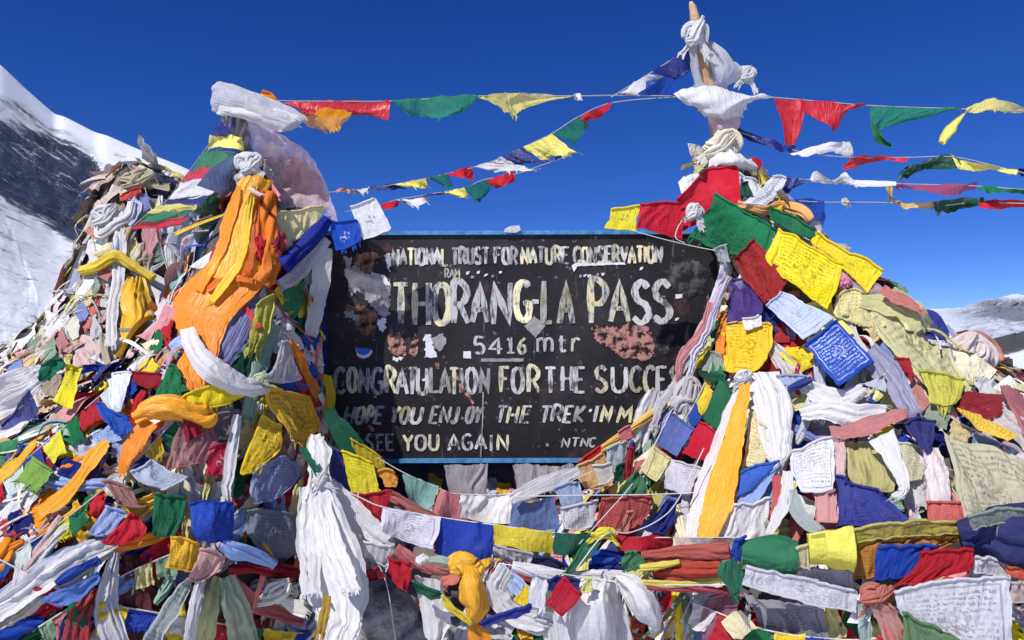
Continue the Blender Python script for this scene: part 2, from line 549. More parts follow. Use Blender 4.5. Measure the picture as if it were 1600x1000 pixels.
CAIRN = heap_core([(268, 205, 245, 4.9, .12), (284, 184, 275, 4.9, .24), (330, 168, 308, 4.9, .36), (400, 152, 340, 4.9, .5), (450, 132, 370, 4.9, .6),
                   (500, 112, 420, 4.9, .7), (545, 66, 470, 4.9, .9), (590, -50, 500, 4.9, 1.15), (650, -220, 530, 4.9, 1.4), (930, -420, 620, 4.9, 1.7)], 1.0)
LEFT = heap_core([(262, 386, 420, 2.95, .05), (330, 356, 425, 2.95, .10), (400, 312, 468, 2.95, .18), (480, 285, 486, 2.95, .27), (560, 232, 492, 2.95, .40),
                  (640, 130, 500, 2.95, .54), (720, -10, 522, 2.95, .7), (800, -140, 535, 2.95, .85), (900, -270, 530, 2.95, .95), (1000, -330, 510, 2.95, 1.0), (1260, -410, 540, 2.95, 1.1)], 4.0)
RIGHT = heap_core([(254, 1112, 1160, 2.95, .04), (300, 1092, 1192, 2.95, .11), (360, 1110, 1238, 2.95, .19), (420, 1130, 1305, 2.95, .28), (480, 1126, 1376, 2.95, .38), (520, 1108, 1426, 2.95, .44),
                   (560, 1082, 1486, 2.95, .52), (640, 1030, 1640, 2.95, .66), (720, 970, 1740, 2.95, .8), (800, 900, 1800, 2.95, .9), (900, 860, 1860, 2.95, .95),
                   (1000, 850, 1920, 2.95, 1.0), (1260, 800, 2050, 2.95, 1.1)], 9.0)
MIDDLE = heap_core([(716, 575, 990, 3.42, .10), (775, 560, 1010, 3.40, .22), (800, 560, 1000, 3.15, .26), (830, 548, 1040, 3.0, .26), (880, 530, 1050, 2.95, .38), (1000, 510, 1070, 2.9, .5), (1260, 480, 1100, 2.9, .6)], 2.5)

def tobvh(*cores):
    V, F, o = [], [], 0
    for v, f in cores:
        V += [Vector(p) for p in v]
        F += [tuple(i + o for i in q) for q in f]
        o += len(v)
    return BVHTree.FromPolygons(V, F)

GX0, GY0, GS, GW, GH = -160, 120, 8, 250, 118
CAMV = Vector((0, 0, CAMZ))
FWD = Vector((0, _c, _s))

def depth_map(bvh):
    dm = np.full((GH, GW), np.nan)
    for j in range(GH):
        for i in range(GW):
            q = P3(GX0 + i * GS, GY0 + j * GS, 1.0)
            h = bvh.ray_cast(CAMV, (q - CAMV).normalized(), 30.0)
            if h[0] is not None:
                dm[j, i] = (h[0] - CAMV).dot(FWD)
    return dm

def fill(dm):
    dm = dm.copy()
    while np.isnan(dm).any():
        acc, cnt = np.zeros_like(dm), np.zeros_like(dm)
        pad = np.pad(dm, 1, constant_values=np.nan)
        for a in (0, 1, 2):
            for b in (0, 1, 2):
                q = pad[a:a + GH, b:b + GW]
                ok = ~np.isnan(q)
                acc[ok] += q[ok]
                cnt[ok] += 1
        m = np.isnan(dm) & (cnt > 0)
        dm[m] = acc[m] / cnt[m]
    return dm

def blur(dm, it):
    for _ in range(it):
        p = np.pad(dm, 1, mode='edge')
        dm = (p[1:-1, 1:-1] * 2 + p[:-2, 1:-1] + p[2:, 1:-1] + p[1:-1, :-2] + p[1:-1, 2:]) / 6
    return dm

RAW = {"near": depth_map(tobvh(LEFT, RIGHT, MIDDLE)), "cairn": depth_map(tobvh(CAIRN))}
DEPTH = {k: blur(fill(v), 9) for k, v in RAW.items()}

def surf(px, py, which):
    dm = DEPTH[which]
    x = np.clip((np.asarray(px) - GX0) / GS, 0, GW - 1.001)
    y = np.clip((np.asarray(py) - GY0) / GS, 0, GH - 1.001)
    i, j = x.astype(int), y.astype(int)
    fx, fy = x - i, y - j
    return dm[j, i] * (1 - fx) * (1 - fy) + dm[j, i + 1] * fx * (1 - fy) + dm[j + 1, i] * (1 - fx) * fy + dm[j + 1, i + 1] * fx * fy

# ------------------------------------------------------------------ cloth
def catmull(pts, n):
    pts = np.asarray(pts, float)
    m = len(pts)
    if m == 1:
        return np.repeat(pts, n, 0)
    t = np.linspace(0, m - 1, n)
    if m == 2:
        return pts[0] + (pts[1] - pts[0]) * (t[:, None] if pts.ndim == 2 else t[:, None, None])
    k = np.minimum(t.astype(int), m - 2)
    f = (t - k).reshape((-1,) + (1,) * (pts.ndim - 1))
    ext = np.concatenate([[2 * pts[0] - pts[1]], pts, [2 * pts[-1] - pts[-2]]], 0)
    p0, p1, p2, p3 = ext[k], ext[k + 1], ext[k + 2], ext[k + 3]
    return 0.5 * (2 * p1 + (p2 - p0) * f + (2 * p0 - 5 * p1 + 4 * p2 - p3) * f ** 2 + (3 * p1 - p0 - 3 * p2 + p3) * f ** 3)

def grid_rows(rows, nu, nv):
    rs = np.array([catmull(r, nu) for r in rows])
    return catmull(rs, nv)

def pleat(s):
    """round ridges that meet in sharp valleys"""
    return 0.3 * np.sin(s) + 0.9 * (2 * np.abs(np.sin(s * 0.5 + 0.4)) ** 0.7 - 1.25)

SEED = [11]

def cloth_points(rows, layer=2, d=None, which="near", amp=.012, freq=3.0, axis='u', edge=2.2, crumple=0.42, nu=None, nv=None, billow=0.0, tilt=(0, 0)):
    SEED[0] += 1
    sd = SEED[0] * 3.17
    r = [np.asarray(q, float) for q in rows]
    wpx = max(np.hypot(*(q[-1] - q[0])) for q in r)
    hpx = sum(np.hypot(*(b.mean(0) - a.mean(0))) for a, b in zip(r, r[1:]))
    nu = nu or int(np.clip(wpx / 2.4, 11, 56))
    nv = nv or int(np.clip(hpx / 2.4, 11, 96))
    g = grid_rows(rows, nu, nv)
    u, v = np.meshgrid(np.linspace(0, 1, nu), np.linspace(0, 1, nv))
    wm, hm = max(wpx, 12) / 60.0, max(hpx, 12) / 60.0
    px, py = g[..., 0].copy(), g[..., 1].copy()
    px += edge * vnoise(u * 3.3 * wm + sd, v * 3.3 * hm, 1.0) + 0.5 * edge * vnoise(u * 9 * wm + sd, v * 9 * hm, 2.0)
    py += edge * vnoise(u * 3.3 * wm + sd, v * 3.3 * hm, 5.0) + 0.5 * edge * vnoise(u * 9 * wm + sd, v * 9 * hm, 6.0)
    if d is None:
        D = surf(px, py, which)
        for _ in range(6):
            q = np.pad(D, 1, mode='edge')
            D = (q[1:-1, 1:-1] * 2 + q[:-2, 1:-1] + q[2:, 1:-1] + q[1:-1, :-2] + q[1:-1, 2:]) / 6
        D = D - 0.025 - 0.013 * layer
    elif callable(d):
        D = d(px, py, u, v)
    elif isinstance(d, (tuple, list)):
        D = d[0] + (d[1] - d[0]) * v + 0 * u
    else:
        D = d + 0 * u
    D = D + tilt[0] * (u - .5) + tilt[1] * (v - .5)
    D = D - billow * np.sin(np.pi * u) * np.sin(np.pi * np.clip(v, 0, 1)) ** 0.7
    pos = P(px, py, D)
    du = np.gradient(pos, axis=1)
    dv = np.gradient(pos, axis=0)
    nrm = np.cross(du, dv)
    nrm /= np.linalg.norm(nrm, axis=-1, keepdims=True) + 1e-9
    view = pos - np.array([0, 0, CAMZ])
    nrm *= np.where((nrm * view).sum(-1, keepdims=True) > 0, -1, 1)
    a, b = (u, v) if axis == 'u' else (v, u)
    if axis == 'd':
        a, b = (u + v) * .7, (u - v) * .7
    warp = 1.3 * vnoise(u * 1.6 + sd, v * 1.4, 3.0)
    fw = freq * 1.7
    wv = .55 * vnoise(a * 1.7 + sd, b * 1.3, 4.0) * fw * .4
    f = 0.75 - 2.1 * np.abs(vnoise(a * fw + wv + .35 * b + sd * 1.3, b * .75 + sd, 0.2))
    f += 0.55 * (0.6 - 1.9 * np.abs(vnoise(a * fw * 2.2 + wv * 2 - .4 * b + sd, b * 1.1, 1.2)))
    f += 0.28 * (0.6 - 1.9 * np.abs(vnoise(a * fw * 4.5 + wv * 3 + sd, b * 1.9, 2.2)))
    fade = 0.55 + 0.45 * vnoise(u * 2 + sd, v * 2 + 7, 0.5)
    ka, kb = (1.7, .75) if axis == 'u' else ((.75, 1.7) if axis == 'v' else (1.3, 1.3))
    wx, wy = .5 * vnoise(u * 1.1 * wm + sd, v * 1.1 * hm, 8.0), .5 * vnoise(u * 1.1 * wm + sd, v * 1.1 * hm, 9.0)
    cr = crease((u * wm + .25 * v * hm) * ka + wx + sd, (v * hm - .2 * u * wm) * kb + wy, 0.3)
    disp = amp * (0.8 * f * fade + crumple * 0.85 * cr)
    pos = pos + nrm * disp[..., None]
    return pos, nu, nv

def mesh_cloth(name, rows, color, kind="plain", parent=None, **kw):
    pos, nu, nv = cloth_points(rows, **kw)
    u, v = np.meshgrid(np.linspace(0, 1, nu), np.linspace(0, 1, nv))
    o = link_mesh(name, pos, gfaces(nv, nu), cloth_mat(color, kind), parent, uv=np.stack([u, 1 - v], -1).reshape(-1, 2))
    return o, pos

def tube_pts(path, rad, n=8):
    path = np.asarray(path, float)
    T = np.gradient(path, axis=0)
    T /= np.linalg.norm(T, axis=1, keepdims=True) + 1e-9
    up = np.array([0.13, -0.95, 0.27])
    A = np.cross(T, up)
    A /= np.linalg.norm(A, axis=1, keepdims=True) + 1e-9
    B = np.cross(A, T)
    th = np.linspace(0, 2 * np.pi, n, endpoint=False)
    rad = np.broadcast_to(np.asarray(rad, float), (len(path),))
    return path[:, None] + rad[:, None, None] * (A[:, None] * np.cos(th)[None, :, None] + B[:, None] * np.sin(th)[None, :, None])

def mesh_tube(name, path, rad, mat, parent=None, n=8):
    V = tube_pts(path, rad, n)
    return link_mesh(name, V, gfaces(len(path), n, wrap=True) + [tuple(range(n))[::-1], tuple(range((len(path) - 1) * n, len(path) * n))], mat, parent)

def fringe(parent, pos, color, kind, n=14, length=.03):
    """loose threads along the torn last row, one mesh"""
    SEED[0] += 1
    rs = np.random.RandomState(SEED[0])
    last, prev = pos[-1], pos[-2]
    dirn = (last - prev)
    dirn /= np.linalg.norm(dirn, axis=1, keepdims=True) + 1e-9
    V, F = [], []
    for k in range(n):
        i = rs.randint(0, len(last))
        p = last[i] - dirn[i] * .006
        L = length * rs.uniform(.35, 1.0)
        side = np.array([1, 0, 0]) * rs.uniform(.0022, .005)
        e = p + dirn[i] * L + np.array([rs.uniform(-.35, .35), rs.uniform(-.2, .2), rs.uniform(-.5, .05)]) * L
        m = (p + e) / 2 + np.array([rs.uniform(-.2, .2), 0, .0]) * L
        o = len(V)
        V += [p - side, p + side, m + side * .8, m - side * .8, e + side * .3, e - side * .3]
        F += [(o, o + 1, o + 2, o + 3), (o + 3, o + 2, o + 4, o + 5)]
    uv = np.random.RandomState(3).rand(len(V), 2)
    return link_mesh("fringe", np.array(V), F, cloth_mat(color, "plain"), parent, uv=uv)

def ribbon_rows(cl):
    """centre line (x, y, width) -> rows of two points"""
    c = catmull(np.asarray(cl, float), max(2, len(cl) * 3))
    T = np.gradient(c[:, :2], axis=0)
    T /= np.linalg.norm(T, axis=1, keepdims=True) + 1e-9
    N = np.stack([-T[:, 1], T[:, 0]], -1) * (c[:, 2:3] / 2)
    return [[tuple(p - q), tuple(p + q)] for p, q in zip(c[:, :2], N)]

HERO = []                          # (short phrase, pixel centre, which heap) for telling neighbours apart
COVER = np.zeros((GH * 2, GW * 2), bool)

def note(ref, rows, which="near"):
    g = grid_rows(rows, 40, 60).reshape(-1, 2)
    HERO.append((ref, g.mean(0), which))
    i = ((g[:, 0] - GX0) / GS * 2).astype(int)
    j = ((g[:, 1] - GY0) / GS * 2).astype(int)
    ok = (i >= 0) & (j >= 0) & (i < GW * 2) & (j < GH * 2)
    COVER[j[ok], i[ok]] = True

def flag(ref, place, color, rows, kind="plain", layer=2, sleeve=True, torn=0, group=None, name="prayer_flag", cat="prayer flag", **kw):
    which = kw.get("which", "near")
    SEED[0] += 1
    hsh = (SEED[0] * 7919) % 10
    if kind == "plain" and hsh < 5:
        kind = "print"
    if not torn and hsh % 2:
        torn = 7
    o, pos = mesh_cloth(name, rows, color, kind, layer=layer, **kw)
    tag(o, (ref + " " + place).strip(), cat, group)
    if sleeve and len(pos[0]) > 6:
        top = pos[0][::2] + np.array([0, -.002, 0])
        mesh_tube("sleeve", top, .0042, cloth_mat(tuple(c * .85 for c in color), "plain"), o, 6)
        mesh_tube("hem", pos[-1][::2] + np.array([0, -.0015, 0]), .0026, cloth_mat(tuple(c * .85 for c in color), "plain"), o, 5)
    if torn:
        fringe(o, pos, color, kind, torn)
    note(ref, rows, which)
    return o

def scarf(ref, place, color, cl, kind="silk", layer=3, torn=8, group=None, name="scarf", cat="scarf", **kw):
    rows = ribbon_rows(cl) if len(cl[0]) == 3 and not isinstance(cl[0][0], tuple) else cl
    kw.setdefault("freq", 3.2)
    kw.setdefault("amp", .011)
    kw.setdefault("crumple", .22)
    o, pos = mesh_cloth(name, rows, color, kind, layer=layer, **kw)
    tag(o, (ref + " " + place).strip(), cat, group)
    if torn:
        fringe(o, pos, color, kind, torn, .025)
    note(ref, rows, kw.get("which", "near"))
    return o

def twist_mesh(name, cl, color, kind="plain", parent=None, layer=3, d=None, which="near", lobes=5, turns=1.0, depthk=.8, rough=.16):
    """rolled or tied cloth: a lobed, twisting roll along the centre line (x, y, width)"""
    SEED[0] += 1
    sd = SEED[0] * 1.7
    n = int(np.clip(sum(math.hypot(b[0] - a[0], b[1] - a[1]) for a, b in zip(cl, cl[1:])) / 2.2, 14, 90))
    c = catmull(np.asarray(cl, float), n)
    if d is None:
        D = surf(c[:, 0], c[:, 1], which)
        for _ in range(8):
            q = np.pad(D, 1, mode='edge')
            D = (q[:-2] + q[1:-1] * 2 + q[2:]) / 4
        D = D - .025 - .013 * layer
    else:
        D = np.linspace(d[0], d[1], n) if isinstance(d, (tuple, list)) else np.full(n, float(d))
    rad = np.maximum(c[:, 2], 2) / 2 / FPX * D
    path = P(c[:, 0], c[:, 1], D)
    T = np.gradient(path, axis=0)
    T /= np.linalg.norm(T, axis=1, keepdims=True) + 1e-9
    A = np.cross(T, np.array([0.1, 1.0, 0.05]))
    A /= np.linalg.norm(A, axis=1, keepdims=True) + 1e-9
    B = np.cross(A, T)
    m = 44
    th = np.linspace(0, 2 * np.pi, m, endpoint=False)
    t = np.linspace(0, 1, n)
    TH, TT = np.meshgrid(th, t)
    ph = TH * lobes + TT * turns * 2 * np.pi + 1.5 * vnoise(TT * 4 + sd, TT * 0)
    ln = np.linalg.norm(np.diff(path, axis=0), axis=1).sum()
    ct, st = np.cos(TH), np.sin(TH)
    rr = 1 + rough * 1.25 * pleat(ph) + rough * .5 * pleat(ph * 2.0 + 1.3 + 2 * vnoise(TT * 7 + sd, ct))
    rr = rr + .30 * crease(ct * 1.3 + sd + TT * turns, st * 1.3, TT * ln * 7, 2) * (.5 + rough * 2) + .22 * vnoise(TT * ln * 9 + sd, TT * 0 + 2.2)
    rr = np.maximum(rr, .25)
    rr = rr * rad[:, None]
    V = path[:, None] + rr[..., None] * (A[:, None] * np.cos(TH)[..., None] + depthk * B[:, None] * np.sin(TH)[..., None])
    uv = np.stack([TH / 6.2832, TT * 3], -1).reshape(-1, 2)
    return link_mesh(name, V, gfaces(n, m, wrap=True) + [tuple(range(m))[::-1], tuple(range((n - 1) * m, n * m))], cloth_mat(color, kind), parent, uv=uv)

def roll(ref, place, color, cl, kind="plain", name="rolled_cloth", cat="rolled cloth", group=None, **kw):
    o = twist_mesh(name, cl, color, kind, **kw)
    tag(o, (ref + " " + place).strip(), cat, group)
    note(ref, ribbon_rows(cl), kw.get("which", "near"))
    return o

def knot_mesh(name, x, y, rx, ry, d, color, kind="plain", parent=None, seed=0, folds=5):
    SEED[0] += 1
    sd = SEED[0] * 2.3
    nv, nu = 44, 64
    th, ph = np.meshgrid(np.linspace(0, 2 * np.pi, nu, endpoint=False), np.linspace(0.02, np.pi - .02, nv))
    X, Y, Z = np.sin(ph) * np.cos(th), np.sin(ph) * np.sin(th), np.cos(ph)
    a = np.array([math.sin(sd), math.cos(sd * 1.3), .6])
    s = X * a[0] + Y * a[1] + Z * a[2]
    wv = vnoise(X * 1.7 + sd, Y * 1.7, Z * 1.7)
    s2 = X * a[2] - Y * a[0] + Z * a[1]
    rr = 1 + .15 * pleat(s * folds * 2.4 + wv * 4.5) * smooth01(s2, -.9, .2) + .12 * pleat(s2 * folds * 2.9 + wv * 5.0) * smooth01(-s2, -.5, .6)
    rr = rr + .26 * crease(X * 1.5 + sd, Y * 1.5, Z * 1.5, 3) + .18 * fbm(X * 1.1 + sd, Y * 1.1, Z * 1.1, 2)
    rr = np.maximum(rr, .35)
    c0 = P(x, y, d)
    V = np.stack([c0[0] + X * rr * rx / FPX * d, c0[1] + Y * rr * (rx + ry) / 2 / FPX * d * .8, c0[2] + Z * rr * ry / FPX * d], -1)
    uv = np.stack([th / 6.2832, ph / 3.1416], -1).reshape(-1, 2)
    return link_mesh(name, V, gfaces(nv, nu, wrap=True) + [tuple(range(nu))[::-1], tuple(range((nv - 1) * nu, nv * nu))], cloth_mat(color, kind), parent, uv=uv)

def sd_(px, py, layer=3, which="near"):
    return float(surf(px, py, which)) - .03 - .013 * layer

def knot(ref, place, color, x, y, rx, ry, d=None, kind="plain", layer=4, which="near", name="knotted_scarf", cat="knotted scarf", group=None, folds=5):
    """cloth tied round itself: crossing bands, a middle wrap and two loose tails"""
    d = sd_(x, y, layer, which) if d is None else d
    k = rx / FPX * d
    if rx < 11:
        o = knot_mesh(name, x, y, rx, ry, d, color, kind, None, folds=folds)
    else:
        SEED[0] += 1
        rs = random.Random(SEED[0])
        t = lambda q: q + rs.uniform(-.24, .24)
        o = empty(name, tuple(P(x, y + ry, d)))
        W_ = min(rx, ry) * .82
        twist_mesh("band", [(x - rx * t(.9), y + ry * t(.55), W_ * .5), (x - rx * t(.55), y - ry * t(.35), W_ * .95), (x + rx * t(.1), y - ry * t(.6), W_ * 1.05), (x + rx * t(.75), y - ry * t(.2), W_ * .9), (x + rx * t(.8), y + ry * t(.5), W_ * .4)],
                   color, kind, o, d=d + .15 * k, lobes=5, turns=.6, rough=.3)
        twist_mesh("band", [(x + rx * t(.85), y - ry * t(.7), W_ * .5), (x + rx * t(.35), y - ry * t(.1), W_ * .9), (x - rx * t(.2), y + ry * t(.35), W_ * 1.0), (x - rx * t(.8), y + ry * t(.7), W_ * .5)],
                   tuple(c * .96 for c in color), kind, o, d=d - .25 * k, lobes=6, turns=.5, rough=.3)
        twist_mesh("band", [(x - rx * t(.95), y - ry * t(.15), W_ * .45), (x - rx * t(.3), y + ry * t(.1), W_ * .9), (x + rx * t(.35), y + ry * t(.45), W_ * .95), (x + rx * t(.85), y + ry * t(.65), W_ * .45)],
                   color, kind, o, d=d - .05 * k, lobes=4, turns=.7, rough=.32)
        twist_mesh("band", [(x - rx * t(.3), y + ry * t(.9), W_ * .4), (x - rx * t(.1), y + ry * t(.2), W_ * .8), (x + rx * t(.15), y - ry * t(.5), W_ * .7), (x + rx * t(.5), y - ry * t(1.0), W_ * .35)],
                   tuple(c * .9 for c in color), kind, o, d=d - .3 * k, lobes=3, turns=.9, rough=.3)
        for s in (-1, 1, rs.choice((-1, 1))):
            L = ry * rs.uniform(.7, 1.9)
            sw = rs.uniform(.2, 1.3)
            cl = [(x + s * rx * .3, y + ry * .3, W_ * .35), (x + s * rx * (.4 + .35 * sw), y + ry * .45 + L * .4, W_ * rs.uniform(.5, 1.0)), (x + s * rx * (.5 + .8 * sw), y + ry * .4 + L * rs.uniform(.6, 1), W_ * rs.uniform(.4, 1))]
            tl, pos = mesh_cloth("tail", ribbon_rows(cl), color, kind, o, d=d - .2 * k, amp=.009, freq=2, edge=3)
            fringe(tl, pos, color, kind, 8, .02)
    tag(o, (ref + " " + place).strip(), cat, group)
    note(ref, [[(x - rx, y - ry), (x + rx, y - ry)], [(x - rx, y + ry), (x + rx, y + ry)]], which)
    return o

def flag_string(label, group, cordpts, flags, d, cord_col=(.45, .42, .4), cord_r=.0022, name="prayer_flag_string"):
    """one string: an empty carrying its cord and every flag sewn to it. flags: (label, colour, rows, kind, opts)"""
    c = catmull(np.asarray(cordpts, float), max(24, len(cordpts) * 8))
    D = np.linspace(d[0], d[1], len(c))
    path = P(c[:, 0], c[:, 1], D)
    root = empty(name, tuple(path[len(path) // 2]))
    tag(root, label, "prayer flags", group)
    mesh_tube("cord", path, cord_r, cloth_mat(cord_col, "plain"), root, 6)
    x0, x1 = c[:, 0].copy(), D
    od = np.argsort(x0)
    def dep(px, py, u, v):
        return np.interp(px, x0[od], D[od]) - .004 - .02 * v * np.sin(u * 5 + px.mean())
    for (lab, color, rows, kind, kw) in flags:
        kw = dict(kw)
        torn = kw.pop("torn", 0)
        kw.setdefault("amp", .013)
        kw.setdefault("freq", 1.6)
        kw.setdefault("edge", 2.0)
        kw.setdefault("d", dep)
        o, pos = mesh_cloth("flag", rows, color, kind, root, **kw)
        if lab:
            o["label"] = lab
        if torn:
            fringe(o, pos, color, kind, torn, .022)
    return root

# ------------------------------------------------------------------ colours of the dyes
W = (.70, .69, .695); WG = (.60, .59, .61); CR = (.72, .66, .47); WL = (.66, .66, .78)
Y = (.86, .66, .015); YP = (.86, .75, .17); YO = (.46, .43, .13); YA = (.84, .48, .03)
O = (.90, .27, .006); OY = (.93, .40, .008)
RE = (.58, .012, .028); RD = (.27, .010, .018); RB = (.40, .055, .035)
PK = (.62, .25, .27); PS = (.64, .17, .14); PP = (.68, .47, .46)
G = (.012, .17, .062); GD = (.008, .075, .04); GP = (.24, .38, .29); GL = (.22, .40, .07)
B = (.012, .06, .40); BD = (.010, .018, .17); BP = (.30, .41, .70); BS = (.16, .19, .42); BF = (.09, .17, .50)
TL = (.20, .38, .35); MV = (.36, .27, .36); TN = (.42, .34, .25); PU = (.13, .06, .30)

# ------------------------------------------------------------------ the painted sign
SGD = 3.12                                         # distance of its painted face
def plate(name, poly, d_front, thick, mat, parent, bevel=0.0):
    """a flat plate with real thickness: outline in the plane of the sign"""
    f = [P3(x, y, d_front) for x, y in poly]
    off = FWD * thick
    V = [tuple(p) for p in f] + [tuple(p + off) for p in f]
    n = len(f)
    F = [tuple(range(n))[::-1], tuple(range(n, 2 * n))] + [(i, (i + 1) % n, n + (i + 1) % n, n + i) for i in range(n)]
    return link_mesh(name, V, F, mat, parent, smooth=False)

def sign_paint():
    m, n, l, b = newmat("black_sign_paint")
    tc = node(n, "ShaderNodeTexCoord")
    co = tc.outputs["Object"]
    a = noise_tex(n, l, co, 3.5, 8, .65)
    c = mixc(n, l, ramp(n, l, a, .35, .7), (.010, .009, .011), (.026, .023, .026))
    s = noise_tex(n, l, co, 42.0, 5, .6)                       # chipped specks
    c = mixc(n, l, mathn(n, l, 'MULTIPLY', ramp(n, l, s, .64, .69), .55), c, (.28, .25, .25))
    mp = node(n, "ShaderNodeMapping")
    l.new(co, mp.inputs[0])
    mp.inputs[2].default_value = (0, R(33), 0)
    mp.inputs[3].default_value = (70, 1, 5)
    sc = noise_tex(n, l, mp.outputs[0], 1.0, 3, .5)             # scratches
    c = mixc(n, l, mathn(n, l, 'MULTIPLY', ramp(n, l, sc, .66, .72), .3), c, (.25, .24, .25))
    r = noise_tex(n, l, co, 9.0, 7, .7)
    c = mixc(n, l, mathn(n, l, 'MULTIPLY', ramp(n, l, r, .58, .70), .6), c, (.10, .04, .035))
    fd = noise_tex(n, l, co, 2.2, 6, .6)
    c = mixc(n, l, mathn(n, l, 'MULTIPLY', ramp(n, l, fd, .50, .68), .55), c, (.062, .058, .062))
    l.new(c, b.inputs["Base Color"])
    l.new(mathn(n, l, 'ADD', mathn(n, l, 'MULTIPLY', a, .35), .36), b.inputs["Roughness"])
    b.inputs["Specular IOR Level"].default_value = .22
    bp = node(n, "ShaderNodeBump")
    bp.inputs["Strength"].default_value = .35
    bp.inputs["Distance"].default_value = .004
    l.new(noise_tex(n, l, co, 30.0, 8, .65), bp.inputs["Height"])
    l.new(bp.outputs[0], b.inputs["Normal"])
    return m

def letter_paint():
    m, n, l, b = newmat("brushed_letter_paint")
    at = node(n, "ShaderNodeAttribute", attribute_name="tint")
    tc = node(n, "ShaderNodeTexCoord")
    co = tc.outputs["Object"]
    mp = node(n, "ShaderNodeMapping")
    l.new(co, mp.inputs[0])
    mp.inputs[3].default_value = (110, 60, 26)
    st = noise_tex(n, l, mp.outputs[0], 1.0, 4, .6)
    big = noise_tex(n, l, co, 13.0, 4, .6)
    wear = mathn(n, l, 'ADD', mathn(n, l, 'MULTIPLY', st, .75), mathn(n, l, 'MULTIPLY', big, .7))
    c = mixc(n, l, ramp(n, l, big, .38, .62), at.outputs[0], (.50, .50, .50))
    c = mixc(n, l, mathn(n, l, 'MULTIPLY', ramp(n, l, wear, .69, .86), .92), c, (.035, .033, .036))
    l.new(c, b.inputs["Base Color"])
    b.inputs["Roughness"].default_value = .6
    return m

BLK = sign_paint()
LET = letter_paint()
BLUEP = rough_mat("worn_blue_frame_paint", (.03, .14, .32), (.09, .28, .52), 30, .5, .003, .5)
NAVYP = rough_mat("worn_navy_frame_paint", (.008, .016, .09), (.02, .04, .18), 30, .5, .003, .5)
sign = empty("sign_board", tuple(P(800, 725, SGD)))
tag(sign, "black hand painted pass sign in a worn blue frame between two flag heaps", "sign")
plate("board", [(509, 366), (1134, 364), (1134, 721), (509, 723)], SGD, .035, BLK, sign)
plate("frame_rail", [(504, 717.5), (1140, 715.5), (1140, 722), (504, 724)], SGD - .012, .06, BLUEP, sign)
plate("frame_rail", [(504, 361), (1140, 359), (1140, 365.3), (504, 367.3)], SGD - .012, .06, BLUEP, sign)
plate("frame_stile", [(503, 367.6), (511, 367.6), (511, 717.2), (503, 717.2)], SGD - .012, .06, NAVYP, sign)
plate("frame_stile", [(1132, 365.6), (1140, 365.6), (1140, 715.2), (1132, 715.2)], SGD - .012, .06, NAVYP, sign)
for x in (560, 1075):
    a, b_ = P3(x, 724, SGD + .05), P3(x, 1250, SGD + .05)
    mesh_tube("leg", [tuple(a.lerp(b_, t)) for t in np.linspace(0, 1, 6)], .024, NAVYP, sign, 10)

GLY = {  # strokes in a unit box, y down
    'A': [[(0, 1), (.5, 0), (1, 1)], [(.2, .68), (.8, .68)]], 'C': [[(.95, .16), (.6, 0), (.2, .15), (.03, .5), (.2, .86), (.6, 1), (.97, .84)]],
    'E': [[(.95, 0), (.05, 0), (.05, 1), (.95, 1)], [(.05, .48), (.75, .48)]], 'F': [[(.95, .02), (.08, 0), (.05, 1)], [(.06, .46), (.75, .46)]],
    'G': [[(.92, .14), (.6, 0), (.2, .14), (.04, .5), (.2, .87), (.6, 1), (.93, .86), (.93, .56), (.55, .56)]], 'H': [[(.05, 0), (.05, 1)], [(.95, 0), (.95, 1)], [(.05, .5), (.95, .5)]],
    'I': [[(.5, 0), (.5, 1)]], 'J': [[(.8, 0), (.8, .8), (.5, 1), (.1, .85)]], 'K': [[(.08, 0), (.05, 1)], [(.9, 0), (.1, .55), (.95, 1)]], 'L': [[(.1, 0), (.06, 1), (.95, .98)]],
    'M': [[(0, 1), (.12, 0), (.48, .7), (.86, 0), (1, 1)]], 'N': [[(.04, 1), (.04, 0), (.94, 1), (.94, 0)]],
    'O': [[(.5, 0), (.14, .14), (.02, .5), (.14, .86), (.5, 1), (.86, .86), (.98, .5), (.86, .14), (.5, 0)]], 'P': [[(.08, 1), (.06, 0), (.65, .02), (.95, .25), (.65, .52), (.08, .54)]],
    'R': [[(.06, 1), (.06, 0), (.62, .02), (.92, .24), (.62, .5), (.08, .52)], [(.42, .52), (1, 1)]], 'S': [[(.92, .15), (.5, 0), (.1, .2), (.3, .44), (.75, .56), (.95, .8), (.5, 1), (.04, .86)]],
    'T': [[(0, 0), (1, 0)], [(.5, 0), (.5, 1)]], 'U': [[(.05, 0), (.05, .72), (.28, .98), (.7, .98), (.94, .72), (.94, 0)]], 'V': [[(0, 0), (.5, 1), (1, 0)]],
    'Y': [[(0, 0), (.5, .48), (.5, 1)], [(1, 0), (.5, .48)]], '-': [[(0, .5), (1, .5)]], '.': [[(.3, .93), (.7, .98)]],
    '5': [[(.92, .02), (.14, 0), (.1, .44), (.6, .4), (.95, .66), (.7, .97), (.06, .93)]], '4': [[(.72, 1), (.72, 0), (.04, .68), (1, .68)]], '1': [[(.15, .2), (.5, 0), (.5, 1)], [(.1, 1), (.9, 1)]],
    '6': [[(.85, .04), (.35, .3), (.08, .7), (.4, 1), (.85, .85), (.85, .58), (.45, .48), (.1, .7)]], 'm': [[(.05, 1), (.05, .15)], [(.05, .35), (.28, .15), (.48, .35), (.48, 1)], [(.48, .35), (.72, .15), (.94, .35), (.94, 1)]],
    't': [[(.45, 0), (.42, .85), (.7, 1), (.95, .92)], [(.1, .3), (.9, .3)]], 'r': [[(.15, 1), (.15, .2)], [(.15, .45), (.5, .2), (.95, .28)]],
}
rl = random.Random(5)

